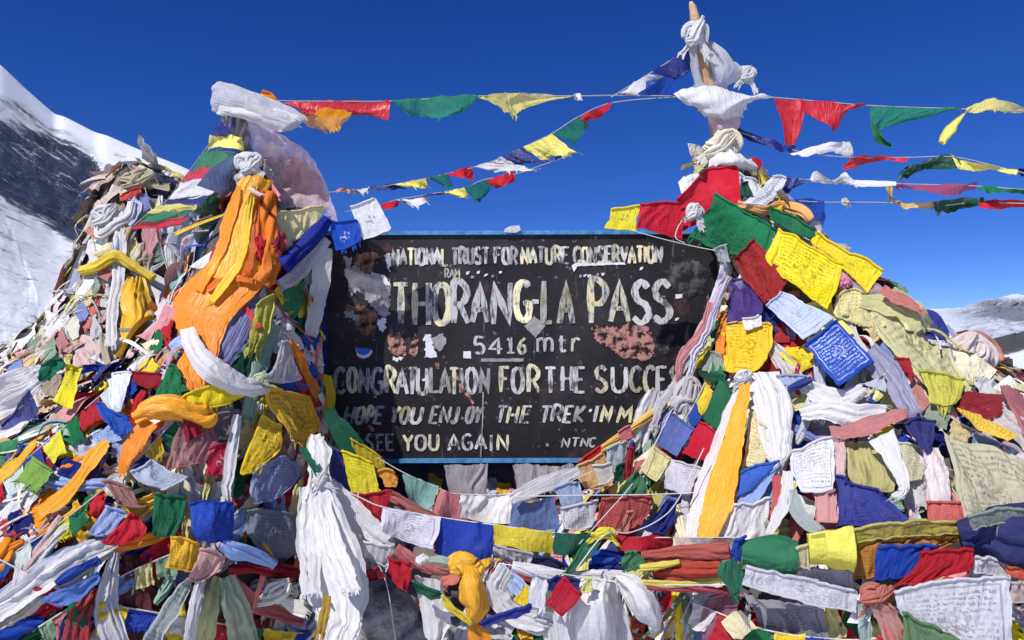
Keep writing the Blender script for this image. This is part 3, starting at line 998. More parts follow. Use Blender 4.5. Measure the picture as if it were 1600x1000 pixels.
def lettering(text, y0, y1, slope_, width, slant=0.0, bright=1.0, yellow=.5, dim=()):
    """one painted line; text: (letter, x left, x right); brushed strokes lie a hair proud of the board"""
    V, F, Cc = [], [], []
    for q_, (ch, xa, xb) in enumerate(text):
        if ch not in GLY:
            continue
        tone = (.80, .72, .40) if rl.random() < yellow else (.60, .59, .58)
        kk = bright * rl.uniform(.55, 1.05) * (.33 if q_ in dim else 1)
        tone = tuple(t * kk for t in tone)
        dy = slope_ * (xa - 800) + rl.uniform(-1, 1) * .03 * (y1 - y0)
        hgt = (y1 - y0) * rl.uniform(.96, 1.04)
        for st in GLY[ch]:
            pts = [(xa + (xb - xa) * x + slant * (1 - y) * hgt + rl.uniform(-.3, .3), y0 + dy + hgt * y) for x, y in st]
            k = 1 if len(pts) == 2 else 4
            c = catmull(pts, (len(pts) - 1) * k + 1) if ch in "OCGSUJ56PRmrt" else np.array([np.array(a) + (np.array(b) - np.array(a)) * t
                for a, b in zip(pts, pts[1:]) for t in (0, .5)] + [np.array(pts[-1])])
            T = np.gradient(c, axis=0)
            T /= np.linalg.norm(T, axis=1, keepdims=True) + 1e-9
            N = np.stack([-T[:, 1], T[:, 0]], -1)
            wj = width * (1 + .16 * np.array([rl.uniform(-1, 1) for _ in c])) * (.8 + .3 * np.abs(T[:, 1]))
            wj[0] *= .8
            wj[-1] *= .72
            o = len(V)
            lay = SGD - .0025 - .0004 * (o % 5)
            for q, nn, ww in zip(c, N, wj):
                for s in (-1, 1):
                    V.append(P(*(q + nn * ww * .5 * s), lay))
                    Cc.append(tone)
            F += gfaces(len(c), 2, o)
    return link_mesh("lettering", V, F, LET, sign, smooth=False, cols=np.array(Cc))

def spread(word, x0, x1, gap=.22, space=.62):
    ws = {'I': .25, '.': .3, ' ': space, 'M': 1.2, '-': .6, '1': .6}
    tot = sum(ws.get(c, 1) for c in word) + gap * (len(word) - 1)
    k, x, out = (x1 - x0) / tot, x0, []
    for c in word:
        ww = ws.get(c, 1) * k
        out.append((c, x, x + ww))
        x += ww + gap * k
    return out

lettering(spread("NATIONAL", 613, 700) + spread("TRUST", 706, 764) + spread("FOR", 773, 808) + spread("NATURE", 815, 889) + spread("CONSERVATION", 897, 1034),
          387, 412, -.011, 5.0, 0, 1.15, .45, (8, 10, 15, 18, 24))
lettering(spread("RAM", 695, 718), 420, 434, 0, 2.4, 0, .7, .1)
lettering([('T', 615, 638), ('H', 647, 671), ('O', 678, 702), ('R', 708, 732), ('A', 738, 762), ('N', 770, 799), ('G', 805, 828), ('-', 831, 842), ('L', 848, 863),
           ('A', 874, 895), ('P', 922, 948), ('A', 954, 982), ('S', 989, 1015), ('S', 1021, 1048)], 441, 504, -.014, 9.9, 0, 1.25, .62, (8, 9))
lettering([('5', 742, 757), ('4', 764, 785), ('1', 791, 805), ('6', 809, 822)], 527, 552, -.01, 4.6, 0, .95, .1)
lettering([('m', 839, 864), ('t', 871, 885), ('r', 892, 907)], 525, 550, -.01, 4.6, 0, 1.0, .2)
lettering([('C', 523, 539), ('O', 544, 557), ('N', 562, 576), ('G', 581, 598), ('R', 603, 618), ('A', 620, 636), ('T', 637, 651), ('U', 652, 668), ('L', 672, 686), ('A', 688, 703),
           ('T', 703, 716), ('I', 718, 724), ('O', 729, 744), ('N', 750, 764), ('F', 782, 796), ('O', 801, 817), ('R', 825, 843), ('T', 852, 868), ('H', 878, 894), ('E', 899, 914),
           ('S', 930, 948), ('U', 956, 979), ('C', 985, 1002), ('C', 1007, 1023), ('E', 1027, 1042), ('S', 1048, 1062), ('S', 1067, 1082)], 574, 613, -.006, 6.3, 0, 1.08, .35, (0, 2, 8, 9, 13, 22))
lettering([('H', 537, 550), ('O', 554, 566), ('P', 571, 581), ('E', 584, 596), ('Y', 609, 620), ('O', 624, 636), ('U', 641, 656), ('E', 671, 683), ('N', 687, 700), ('J', 703, 713),
           ('O', 727, 737), ('Y', 740, 750), ('T', 774, 787), ('H', 791, 806), ('E', 813, 826), ('T', 842, 857), ('R', 861, 876), ('E', 880, 892), ('K', 896, 911), ('I', 926, 931),
           ('N', 938, 952), ('M', 964, 984), ('A', 990, 1004), ('N', 1010, 1024), ('A', 1030, 1044), ('N', 1050, 1064), ('G', 1070, 1084)], 635, 660, -.004, 5.5, .22, 1.03, .5, (0, 5, 7, 8, 9, 10, 11, 18))
lettering([('S', 572, 583), ('E', 589, 600), ('E', 604, 616), ('Y', 630, 645), ('O', 649, 665), ('U', 671, 685), ('A', 700, 718), ('G', 722, 737), ('A', 743, 760), ('I', 765, 770), ('N', 777, 794)],
          679, 703, 0, 4.6, 0, 1.08, .65)
lettering([('N', 877, 888), ('T', 892, 903), ('N', 907, 918), ('C', 920, 929)], 686, 700, -.02, 3.2, .2, 1.0, .3)

# stickers, torn paper and patches where the paint has peeled
def ragged(poly, step=5.0, j=1.6):
    out = []
    for (xa, ya), (xb, yb) in zip(poly, poly[1:] + poly[:1]):
        k = max(1, int(math.hypot(xb - xa, yb - ya) / step))
        for i in range(k):
            t = i / k
            out.append((xa + (xb - xa) * t + rl.uniform(-j, j), ya + (yb - ya) * t + rl.uniform(-j, j)))
    return out

PAPER = rough_mat("torn_grey_paper", (.17, .16, .165), (.40, .385, .39), 14, .4, .003, .8)
WPAPER = rough_mat("white_sticker_paper", (.55, .55, .58), (.8, .8, .82), 20, .2, .002, .6)
BROWN = rough_mat("peeled_brown_patch", (.014, .011, .011), (.30, .15, .10), 26, .6, .004, .8, .42, .62)
PINKP = rough_mat("peeled_pink_undercoat", (.012, .010, .011), (.44, .21, .18), 30, .6, .003, .8, .44, .54)
GREYW = rough_mat("scuffed_grey_paint", (.014, .013, .014), (.16, .15, .155), 16, .5, .003, .7, .46, .7)
BSTICK = rough_mat("blue_sticker_vinyl", (.02, .10, .48), (.04, .16, .6), 12, .1, .001, .4)
def patch(name, poly, mat, lay=1, label=None, j=2.6):
    o = plate(name, ragged(poly, 3.2, j) if j else poly, SGD - .0012 - .0011 * lay, .001 + .001 * lay, mat, sign)
    if label:
        o["label"] = label
patch("torn_paper", [(537, 399), (550, 404), (546, 425), (560, 410), (582, 425), (610, 440), (608, 492), (600, 497), (574, 470), (560, 455), (548, 462), (540, 430)], PAPER, 1, "large torn grey sticker remnant")
patch("peeled_patch", [(553, 398), (575, 394), (590, 396), (597, 405), (585, 412), (580, 430), (566, 425), (552, 412)], BROWN, 2, "brown peeled patch")
patch("torn_paper", [(601, 400), (609, 395), (610, 426), (604, 415)], WPAPER, 1, "small white torn strip")
patch("torn_paper", [(595, 428), (608, 438), (609, 446), (600, 442)], WPAPER, 3)
patch("peeled_patch", [(538, 478), (560, 476), (585, 485), (598, 505), (590, 520), (575, 528), (560, 515), (548, 498)], BROWN, 1)
patch("torn_paper", [(538, 489), (548, 486), (561, 492), (560, 500), (540, 497)], PAPER, 2)
patch("sticker", [(587, 500), (601, 499), (603, 515), (597, 521)], WPAPER, 3, "pale folded sticker corner")
patch("peeled_patch", [(607, 523), (622, 521), (634, 535), (633, 556), (616, 558), (607, 550)], PINKP, 1, "pinkish peeled patch")
patch("peeled_patch", [(640, 535), (652, 528), (655, 545), (648, 560), (640, 556)], PINKP, 1)
patch("torn_paper", [(612, 556), (628, 559), (626, 564), (612, 564)], WPAPER, 2)
patch("sticker", [(663, 521), (671, 521), (678, 545), (682, 558), (663, 560)], WPAPER, 1, "white sticker remnant")
patch("torn_paper", [(674, 527), (692, 522), (700, 530), (690, 548), (678, 545)], PAPER, 2)
patch("sticker", [(556 + 0, 545)] + [(568 + 14 * math.cos(a), 546 + 14 * math.sin(a)) for a in np.linspace(.1, 2.4, 8)], WPAPER, 1, None, 0)
patch("sticker", [(556 + 0, 543)] + [(568 + 12 * math.cos(a), 544 + 11 * math.sin(a)) for a in np.linspace(.1, 2.5, 8)], BSTICK, 2, "round blue and white sticker", 0)
patch("sticker", [(819, 509), (834, 493), (853, 509), (836, 528)], PAPER, 1, "grey diamond shaped sticker", 1)
patch("sticker", [(724, 549), (736, 549), (736, 560), (724, 560)], WPAPER, 1, None, .4)
patch("sticker", [(752, 560), (818, 560), (818, 565), (752, 565)], PAPER, 1, "narrow white label strip", .6)
patch("peeled_patch", [(926, 512), (945, 507), (960, 513), (985, 505), (1012, 510), (1022, 530), (1020, 552), (1010, 566), (990, 560), (972, 562), (958, 545), (942, 540), (930, 528)], PINKP, 1, "large pinkish peeled patch")
patch("peeled_patch", [(1035, 422), (1060, 398), (1085, 405), (1110, 428), (1100, 455), (1075, 470), (1050, 455)], GREYW, 1, "scuffed grey corner")
patch("peeled_patch", [(1018, 525), (1040, 512), (1052, 525), (1044, 552), (1030, 560)], GREYW, 1)
patch("sticker", [(1055, 460), (1066, 459), (1066, 465), (1056, 467)], WPAPER, 2, None, .4)
patch("peeled_patch", [(680, 567), (686, 566), (687, 577), (681, 577)], PINKP, 2, None, .8)
patch("scratch", [(705, 575), (709, 574), (722, 600), (742, 630), (738, 632), (718, 604)], PINKP, 2, "diagonal pink scratch", .8)
patch("scratch", [(566, 650), (570, 648), (588, 678), (584, 680)], PINKP, 2, None, .6)
patch("paint_drip", [(754, 613), (756, 613), (755, 660), (752, 715), (750, 715), (753, 660)], PAPER, 3, "white paint drip", .4)
patch("paint_scribble", [(893, 415), (900, 411), (975, 410), (978, 413), (902, 416), (897, 425)], WPAPER, 2, "thin white handwritten line", .5)
for i, (x, y) in enumerate([(905, 430), (912, 429), (918, 430), (932, 427), (940, 427), (728, 425), (736, 431), (745, 424), (757, 428), (768, 430), (780, 424), (1055, 497), (853, 694), (1000, 418), (660, 592), (584, 618), (700, 700), (920, 640)]):
    patch("paint_fleck", [(x, y), (x + 4 + i % 3, y - 1), (x + 4, y + 3), (x, y + 4)], WPAPER if i % 3 else PAPER, 2, None, .7)

# ------------------------------------------------------------------ the two poles
WOOD = rough_mat("weathered_wood", (.30, .17, .09), (.58, .40, .26), 18, .6, .006, .75)
DWOOD = rough_mat("dark_knotted_wood", (.05, .045, .05), (.42, .36, .30), 12, .6, .006, .8)
def pole(label, pts, d, mat, name="wooden_pole"):
    c = catmull(np.array(pts, float), 26)
    path = P(c[:, 0], c[:, 1], np.full(len(c), d))
    o = mesh_tube(name, path, c[:, 2] / 2 / FPX * d * (1 + .07 * vnoise(np.arange(26) * .7, np.zeros(26))), mat, None, 14)
    return tag(o, label, "pole")
pole("pale peeled wooden pole with a pointed tip rising from the right heap", [(1079, 3, 5), (1083, 14, 12), (1088, 40, 17), (1098, 85, 20), (1108, 140, 21), (1120, 200, 22), (1138, 300, 24), (1160, 420, 26)], 2.95, WOOD)
pole("short dark gnarled pole rising from the left heap", [(354, 172, 12), (364, 180, 17), (374, 205, 16), (382, 235, 17), (392, 275, 20), (400, 340, 22), (405, 420, 24)], 2.95, DWOOD)

# ------------------------------------------------------------------ flag strings in the air
def q4(a, b, c, d):
    return [[a, b], [d, c]]
AIR = "prayer flag strings stretched across the sky"
flag_string("upper string with a red, a green and a yellow flag between the poles", AIR, [(352, 172), (400, 158), (470, 158), (610, 158), (750, 150), (893, 150), (965, 149), (1060, 150)], [
    ("red flag with a ragged lower edge", RE, [[(438, 158), (500, 157), (560, 158), (611, 158)], [(452, 166), (500, 176), (556, 176), (608, 172)], [(470, 172), (500, 182), (560, 180), (606, 187)]], "silk", dict(amp=.01, freq=1.2, axis='v')),
    ("torn orange flag", OY, [[(470, 172), (505, 171), (556, 169)], [(478, 192), (515, 190), (545, 184)], [(500, 205), (520, 203), (534, 196)]], "gauze", dict(torn=12)),
    ("green flag", (.03, .27, .12), [[(612, 157), (650, 153), (700, 149), (749, 147)], [(628, 170), (660, 175), (715, 168), (738, 164)], [(640, 180), (665, 184), (700, 182), (726, 172)]], "gauze", dict(torn=6, amp=.016)),
    ("yellow flag hanging to a point", YP, [[(740, 150), (780, 147), (830, 146), (892, 149)], [(766, 158), (790, 163), (812, 164), (886, 153)], [(782, 168), (798, 180), (806, 178), (820, 163)]], "gauze", dict(torn=6)),
    ("small knot of white cloth", W, [[(893, 147), (907, 146)], [(897, 156), (908, 160)]], "plain", dict()),
], (2.95, 2.95))
flag_string("steep string with a white, a pale blue and a navy flag beside the tall pole", AIR, [(955, 152), (968, 144), (1010, 118), (1045, 96), (1083, 68)], [
    ("white flag", WG, [[(966, 145), (990, 131), (1012, 118)], [(985, 149), (1005, 144), (1040, 120)]], "plain", dict(torn=4)),
    ("navy flag", BD, [[(1020, 112), (1050, 92), (1082, 66)], [(1040, 117), (1064, 116), (1084, 90)], [(1052, 119), (1070, 118), (1082, 106)]], "silk", dict()),
    ("sheer blue flag", B, [[(1010, 130), (1035, 121), (1056, 120)], [(1004, 148), (1030, 148), (1056, 147)]], "gauze", dict()),
], (2.95, 2.95))
flag_string("long small-flagged string sloping down behind the sign from the tall pole", AIR, [(1075, 150), (960, 160), (905, 182), (862, 209), (818, 230), (785, 246), (738, 262), (660, 280), (580, 294), (500, 302)], [
    ("red flag", RE, [[(904, 184), (930, 170), (957, 160)], [(912, 187), (936, 183), (950, 168)]], "plain", dict(torn=5)),
    ("dark green flag", G, [[(862, 209), (885, 197), (906, 182)], [(885, 218), (900, 212), (920, 186)], [(897, 228), (910, 210), (918, 196)]], "gauze", dict(torn=5)),
    ("olive yellow printed flag", YP, [[(817, 231), (838, 220), (861, 209)], [(838, 244), (860, 237), (885, 228)], [(853, 252), (870, 243), (905, 240)]], "print", dict(torn=6)),
    ("navy flag", BD, [[(786, 245), (800, 238), (818, 230)], [(802, 254), (822, 250), (845, 252)], [(812, 258), (840, 254), (880, 245)]], "silk", dict()),
    ("white flag", W, [[(738, 262), (760, 255), (784, 245)], [(765, 265), (800, 258), (815, 262)], [(772, 269), (810, 266), (850, 264)]], "print", dict(torn=9)),
    ("red flag", RE, [[(698, 272), (720, 265), (740, 261)], [(715, 277), (730, 279), (737, 283)]], "plain", dict()),
    ("green flag", G, [[(664, 279), (682, 275), (699, 271)], [(684, 285), (698, 292), (706, 290)]], "gauze", dict(torn=4)),
    ("pale yellow flag", YP, [[(614, 287), (638, 284), (664, 279)], [(638, 293), (660, 292), (671, 292)]], "plain", dict(torn=5)),
    ("navy flag", BD, [[(580, 293), (598, 291), (613, 287)], [(592, 299), (610, 298), (634, 296)]], "silk", dict()),
    ("white flag", WG, [[(545, 297), (562, 295), (580, 293)], [(550, 303), (566, 302), (578, 298)]], "plain", dict(torn=4)),
    ("pink flag", PK, [[(524, 297), (535, 296), (546, 297)], [(526, 302), (536, 302), (546, 302)]], "plain", dict()),
], (2.98, 3.45))
flag_string("short lower string of six small ragged flags ending above the sign", AIR, [(890, 243), (850, 257), (806, 272), (756, 281), (728, 293), (692, 300), (656, 306), (620, 312), (592, 321), (540, 331)], [
    ("red flag", RE, [[(756, 281), (780, 275), (804, 268)], [(766, 290), (785, 289), (806, 283)], [(775, 294), (790, 292), (800, 287)]], "print", dict()),
    ("green flag", G, [[(726, 293), (740, 288), (757, 281)], [(735, 305), (750, 306), (768, 290)], [(738, 312), (748, 313), (758, 305)]], "gauze", dict(torn=6)),
    ("pale yellow flag", YP, [[(690, 300), (708, 297), (726, 292)], [(714, 307), (724, 308), (734, 308)]], "plain", dict(torn=5)),
    ("navy flag", BD, [[(658, 305), (675, 302), (692, 299)], [(664, 308), (680, 305), (712, 303)]], "silk", dict()),
    ("white flag", W, [[(620, 312), (640, 308), (664, 306)], [(634, 318), (650, 320), (674, 312)]], "plain", dict(torn=8)),
    ("red flag", RE, [[(594, 320), (606, 316), (622, 314)], [(598, 326), (610, 326), (621, 323)]], "plain", dict()),
], (3.3, 3.6))
flag_string("highest string running right from the tall pole, red then green then yellow", AIR, [(1120, 150), (1205, 152), (1360, 165), (1500, 170), (1620, 173), (1900, 160)], [
    ("red flag blown into two tails", RE, [[(1209, 153), (1222, 154), (1240, 155), (1255, 156)], [(1216, 172), (1228, 175), (1240, 178), (1258, 176)], [(1224, 200), (1232, 200), (1243, 200), (1254, 190)], [(1227, 226), (1233, 228), (1239, 227), (1246, 221)]], "silk", dict(amp=.009)),
    ("red tail of the same flag", RE, [[(1250, 156), (1290, 159), (1330, 162), (1361, 164)], [(1254, 177), (1290, 185), (1312, 178), (1330, 170)], [(1275, 186), (1292, 196), (1302, 203), (1316, 182)]], "silk", dict(amp=.009)),
    ("green flag", (.02, .25, .10), [[(1360, 165), (1405, 168), (1450, 170), (1505, 170)], [(1360, 190), (1385, 190), (1420, 183), (1470, 177)], [(1366, 200), (1375, 202), (1385, 197), (1400, 190)]], "gauze", dict()),
    ("curling green tail", G, [[(1361, 192), (1372, 198)], [(1368, 212), (1380, 212)], [(1376, 226), (1388, 220)], [(1390, 229), (1400, 230)]], "silk", dict()),
    ("pale yellow flag curling down", YP, [[(1520, 165), (1512, 175)], [(1496, 182), (1500, 194)], [(1474, 200), (1490, 208)], [(1466, 218), (1482, 222)], [(1467, 226), (1478, 227)]], "plain", dict(amp=.007)),
    ("pale yellow flag", YP, [[(1510, 171), (1540, 156), (1570, 158), (1610, 168)], [(1515, 177), (1545, 174), (1575, 175), (1612, 177)]], "gauze", dict(torn=3)),
], (2.95, 2.8))
flag_string("second string right of the tall pole with long narrow flags", AIR, [(1130, 198), (1152, 205), (1245, 236), (1330, 246), (1418, 246), (1495, 246), (1590, 268), (1640, 274), (1900, 262)], [
    ("navy flag rolled narrow", BD, [[(1150, 201), (1200, 217), (1246, 230)], [(1155, 212), (1198, 229), (1238, 240)]], "silk", dict()),
    ("white flag", W, [[(1232, 243), (1270, 230), (1310, 221), (1328, 222)], [(1240, 244), (1275, 240), (1310, 240), (1336, 244)]], "plain", dict()),
    ("red flag", RE, [[(1314, 264), (1334, 245), (1370, 242), (1420, 247)], [(1322, 265), (1345, 258), (1375, 250), (1418, 254)]], "silk", dict()),
    ("dark green flag", GD, [[(1418, 258), (1450, 250), (1480, 243), (1496, 246)], [(1405, 270), (1430, 264), (1468, 258), (1498, 262)], [(1403, 283), (1415, 278), (1430, 266), (1450, 262)]], "silk", dict()),
    ("pale yellow flag", YP, [[(1485, 241), (1510, 251), (1550, 258), (1592, 263)], [(1498, 262), (1520, 266), (1550, 267), (1590, 271)]], "plain", dict()),
    ("navy flag", BD, [[(1588, 262), (1610, 264), (1640, 268)], [(1594, 276), (1612, 277), (1640, 280)]], "plain", dict()),
], (2.95, 2.75))
flag_string("third string at the right with ragged white and dusty red flags", AIR, [(1150, 268), (1190, 276), (1265, 281), (1400, 287), (1530, 291), (1640, 297), (1900, 290)], [
    ("navy flag", BD, [[(1186, 275), (1225, 275), (1266, 281)], [(1198, 290), (1222, 296), (1250, 286)], [(1212, 300), (1224, 303), (1232, 296)]], "silk", dict()),
    ("white flag with upturned tips", W, [[(1266, 279), (1276, 266), (1300, 280), (1320, 269), (1335, 281), (1400, 283)], [(1268, 284), (1290, 286), (1310, 287), (1325, 288), (1350, 290), (1400, 291)]], "plain", dict(edge=1.2, torn=4)),
    ("dusty red flag", (.46, .06, .08), [[(1397, 286), (1440, 288), (1490, 288), (1530, 284)], [(1400, 294), (1440, 297), (1485, 304), (1525, 296)]], "gauze", dict(torn=4)),
    ("green flag", G, [[(1529, 291), (1570, 294), (1620, 294)], [(1530, 298), (1570, 301), (1620, 300)]], "plain", dict()),
], (2.9, 2.7))
flag_string("lowest string at the right, bare cord then amber, green and red flags", AIR, [(1215, 312), (1285, 316), (1322, 316), (1390, 317), (1460, 322), (1530, 316), (1640, 318), (1900, 310)], [
    ("tuft of white cloth", W, [[(1316, 309), (1322, 308), (1328, 312)], [(1318, 322), (1324, 325), (1330, 320)]], "plain", dict()),
    ("amber strip", (.62, .40, .12), [[(1384, 289), (1396, 290)], [(1386, 306), (1395, 305)], [(1387, 315), (1398, 311)]], "plain", dict()),
    ("amber flag rolled narrow", (.62, .44, .18), [[(1392, 314), (1425, 317), (1460, 315)], [(1394, 320), (1425, 325), (1458, 326)]], "plain", dict()),
    ("dark green flag", GD, [[(1459, 315), (1500, 309), (1536, 308)], [(1461, 328), (1490, 324), (1534, 319)], [(1462, 337), (1475, 332), (1490, 325)]], "silk", dict()),
    ("red flag", RE, [[(1530, 316), (1560, 311), (1610, 312)], [(1532, 324), (1560, 326), (1612, 322)]], "plain", dict()),
    ("royal blue flag", B, [[(1226, 314), (1255, 311), (1286, 313)], [(1240, 336), (1262, 338), (1288, 335)], [(1262, 352), (1274, 357), (1285, 358)]], "gauze", dict(amp=.012)),
], (2.95, 2.72))
flag_string("string dropping from the short dark pole to the far cairn, two runs of blown flags", AIR, [(364, 178), (345, 205), (322, 232), (300, 262), (282, 284), (262, 312), (236, 330), (205, 356)], [
    ("navy flag", BD, [[(347, 178), (368, 184)], [(338, 195), (366, 202)], [(328, 214), (360, 215)]], "silk", dict()),
    ("yellow flag", YP, [[(330, 212), (350, 208), (380, 213)], [(318, 238), (345, 228), (382, 238)]], "plain", dict()),
    ("pale blue strip", BF, [[(320, 238), (350, 230), (384, 238)], [(318, 246), (350, 237), (380, 244)]], "gauze", dict()),
    ("green flag", (.015, .2, .07), [[(317, 240), (345, 234), (384, 242)], [(298, 267), (335, 262), (378, 270)]], "silk", dict(axis='v', freq=.8)),
    ("red flag", RE, [[(297, 267), (335, 262), (378, 270)], [(284, 285), (330, 280), (366, 288)]], "silk", dict(axis='v', freq=.8)),
    ("white flag", W, [[(284, 284), (310, 286), (335, 292)], [(264, 312), (300, 310), (336, 303)]], "plain", dict()),
    ("navy flag", BD, [[(262, 310), (300, 308), (345, 302)], [(252, 318), (295, 320), (342, 322)]], "silk", dict(axis='v', freq=.8)),
    ("yellow flag", (.62, .56, .16), [[(248, 322), (275, 318), (318, 326)], [(230, 335), (262, 332), (300, 330)]], "plain", dict()),
    ("green flag", (.015, .2, .07), [[(232, 334), (268, 330), (302, 328)], [(215, 349), (250, 344), (290, 338)]], "silk", dict(axis='v', freq=.8)),
    ("red flag", RE, [[(216, 348), (250, 344), (290, 338)], [(204, 358), (245, 356), (285, 350)]], "silk", dict(axis='v', freq=.8)),
], (2.9, 3.9), name="prayer_flag_string")

# ------------------------------------------------------------------ cloth on the tall pole
TP = 2.9
knot("puffed white scarf knot", "tied just below the tip of the tall pole", W, 1087, 52, 17, 24, TP, folds=6)
scarf("sheer white scarf", "wrapped along the upper shaft of the tall pole", W, [[(1074, 68), (1082, 66), (1088, 66)], [(1078, 100), (1086, 98), (1092, 96)], [(1084, 128), (1092, 128), (1098, 126)], [(1080, 140), (1098, 140), (1112, 138)]], "gauze", d=TP, torn=0)
scarf("wide billowing white scarf", "blown to the right off the upper shaft of the tall pole", W,
      [[(1106, 64), (1112, 66), (1118, 70)], [(1110, 84), (1128, 84), (1142, 92)], [(1112, 110), (1138, 108), (1160, 104)], [(1112, 134), (1136, 134), (1178, 110)]], "gauze", d=TP + .04, torn=10, billow=.04)
knot("frayed white tuft", "at the far tip of the scarf blown right of the tall pole", W, 1166, 116, 13, 12, TP + .04, folds=7)
scarf("broad white scarf", "spread crosswise at the middle of the tall pole", W,
      [[(1050, 148), (1078, 140), (1120, 137), (1160, 146), (1207, 152)], [(1062, 154), (1090, 154), (1125, 152), (1160, 156), (1200, 155)], [(1082, 168), (1100, 172), (1128, 176), (1150, 170), (1172, 162)], [(1098, 176), (1112, 182), (1132, 190), (1150, 184), (1164, 172)]], "silk", d=TP - .02, billow=.05, axis='d', freq=2.5, amp=.014)
scarf("pinkish white scarf", "hanging down the tall pole under the broad crosswise scarf", PP, [[(1106, 180), (1130, 184), (1162, 172)], [(1112, 196), (1132, 198), (1156, 192)], [(1118, 210), (1132, 212), (1150, 208)]], "silk", d=TP - .01, billow=.03)
knot("cream cloth ball", "knotted low on the tall pole above the red flags", (.80, .74, .58), 1127, 226, 25, 20, TP - .03, folds=7)
scarf("crumpled white scarf", "bundled at the foot of the tall pole", W, [[(1118, 236), (1140, 236), (1160, 242)], [(1106, 250), (1150, 252), (1184, 258)], [(1102, 264), (1140, 266), (1182, 268)]], "plain", d=TP - .05, billow=.06)
flag("small red scrap", "right of the white scarf at the foot of the tall pole", RE, [[(1176, 243), (1190, 248)], [(1178, 262), (1192, 258)], [(1170, 272), (1186, 268)]], d=TP, sleeve=False)

# ------------------------------------------------------------------ cloth on the short pole
scarf("large white scarf", "blown off the top of the short dark pole", W, [[(333, 176), (330, 150), (333, 134)], [(350, 178), (352, 148), (352, 129)], [(378, 185), (384, 160), (392, 143)], [(412, 200), (414, 178), (430, 158)], [(440, 207), (450, 190), (455, 168)], [(468, 200), (474, 190), (476, 182)]],
      "gauze", d=(2.86, 2.8), billow=.06, amp=.012, freq=1.6, torn=4)
scarf("second white scarf fold", "under the large scarf at the top of the short pole", W, [[(345, 162), (338, 178)], [(372, 164), (368, 184)], [(420, 168), (405, 196)], [(470, 180), (440, 206)]], "silk", d=(2.83, 2.78), billow=.03)
flag("orange corner", "standing up from the string beside the short pole", O, [[(402, 154), (412, 138)], [(420, 150), (424, 144)], [(437, 158), (436, 156)]], d=2.9, sleeve=False)
flag("huge sheer printed cloth", "blown right from the short dark pole above the sign corner", (.86, .66, .66),
     [[(372, 190), (390, 186), (410, 194), (440, 208)], [(388, 215), (415, 216), (445, 218), (478, 238)], [(402, 246), (430, 248), (466, 254), (502, 272)], [(412, 285), (445, 288), (484, 296), (518, 305)], [(424, 322), (455, 325), (490, 328), (530, 345)]], "sheer", d=2.93, amp=.024, crumple=1.0, freq=3.2, axis='d', sleeve=False, torn=14)
flag("dark red printed square", "showing inside the huge sheer cloth", (.55, .13, .12), [[(430, 240), (470, 250), (500, 268)], [(438, 270), (478, 276), (508, 295)], [(446, 300), (482, 306), (514, 320)]], "print", d=2.955, sleeve=False)
flag("dusky violet printed square", "behind the dark red square in the huge sheer cloth", (.22, .14, .30), [[(425, 280), (450, 284), (480, 296)], [(432, 305), (458, 308), (488, 318)], [(432, 326), (455, 328), (485, 332)]], "print", d=2.975, sleeve=False)
knot("white cloth knot", "tied round the short dark pole above the orange scarf", W, 390, 256, 19, 17, 2.86)
roll("mottled cord wrapping", "wound round the top of the short dark pole", (.30, .28, .30), [(352, 178, 22), (366, 184, 24), (376, 204, 22), (380, 228, 20), (386, 246, 20)], d=2.93, lobes=4, turns=5, rough=.3)
flag("round white printed patch", "near the top of the huge sheer cloth", (.80, .74, .76), [[(412, 226), (422, 222), (432, 228)], [(408, 238), (422, 238), (436, 240)], [(414, 250), (424, 254), (434, 250)]], "print", d=2.95, sleeve=False, amp=.003)

# ================================================================== cloth on the left heap
GL_ = "loose cloth of the left heap"
def fl(*a, **k):
    k.setdefault("group", None)
    return flag(*a, **k)
scarf("long orange scarf", "draped down the left heap from the short pole", (.93, .44, .008),
      [[(374, 278), (400, 272), (428, 284)], [(354, 332), (378, 326), (402, 330)], [(344, 385), (370, 380), (396, 388)], [(320, 434), (368, 440), (420, 430)]], "silk", layer=5, amp=.011, freq=3.4)
scarf("lower fold of bright orange scarf", "spread over the middle of the left heap", O,
      [[(330, 405), (372, 412), (424, 402)], [(276, 462), (350, 462), (408, 452)], [(274, 508), (320, 502), (366, 494)], [(286, 540), (320, 540), (345, 535)], [(274, 575), (310, 580), (340, 575)], [(298, 613), (316, 612), (336, 606)]], "silk", layer=4, amp=.017, freq=2.4)
roll("orange and red cloth twist", "bunched to the right of the long orange scarf", (.75, .2, .02), [(416, 300, 24), (412, 340, 30), (418, 380, 34), (416, 420, 34), (404, 442, 26)], layer=4, lobes=4, turns=1.5, rough=.22)
knot("dark crimson rag", "tucked between the orange twist and the cream flag", (.33, .02, .05), 424, 392, 16, 22, layer=5)
knot("rosy red rag", "below the dark crimson rag on the left heap", (.5, .08, .1), 432, 370, 12, 10, layer=6)
fl("cream yellow flag", "hanging from the line left of the blue handwritten flag", (.76, .68, .34), [[(428, 333), (465, 328), (506, 323)], [(432, 360), (462, 354), (498, 345)], [(437, 387), (452, 382), (478, 362)]], layer=6)
roll("navy blue rolled cloth", "slanting up to the right beside the sign corner", (.010, .025, .26), [(440, 416, 24), (470, 388, 26), (498, 358, 26), (512, 340, 20)], layer=7, lobes=3, turns=.3, rough=.1)
fl("royal blue flag with white handwriting", "hung over the upper left sign corner", (.01, .08, .48), [[(517, 346), (538, 346), (558, 345)], [(518, 368), (540, 370), (562, 362)], [(524, 391), (545, 384), (566, 374)]], "scrawl", layer=6, d=2.9, amp=.006)
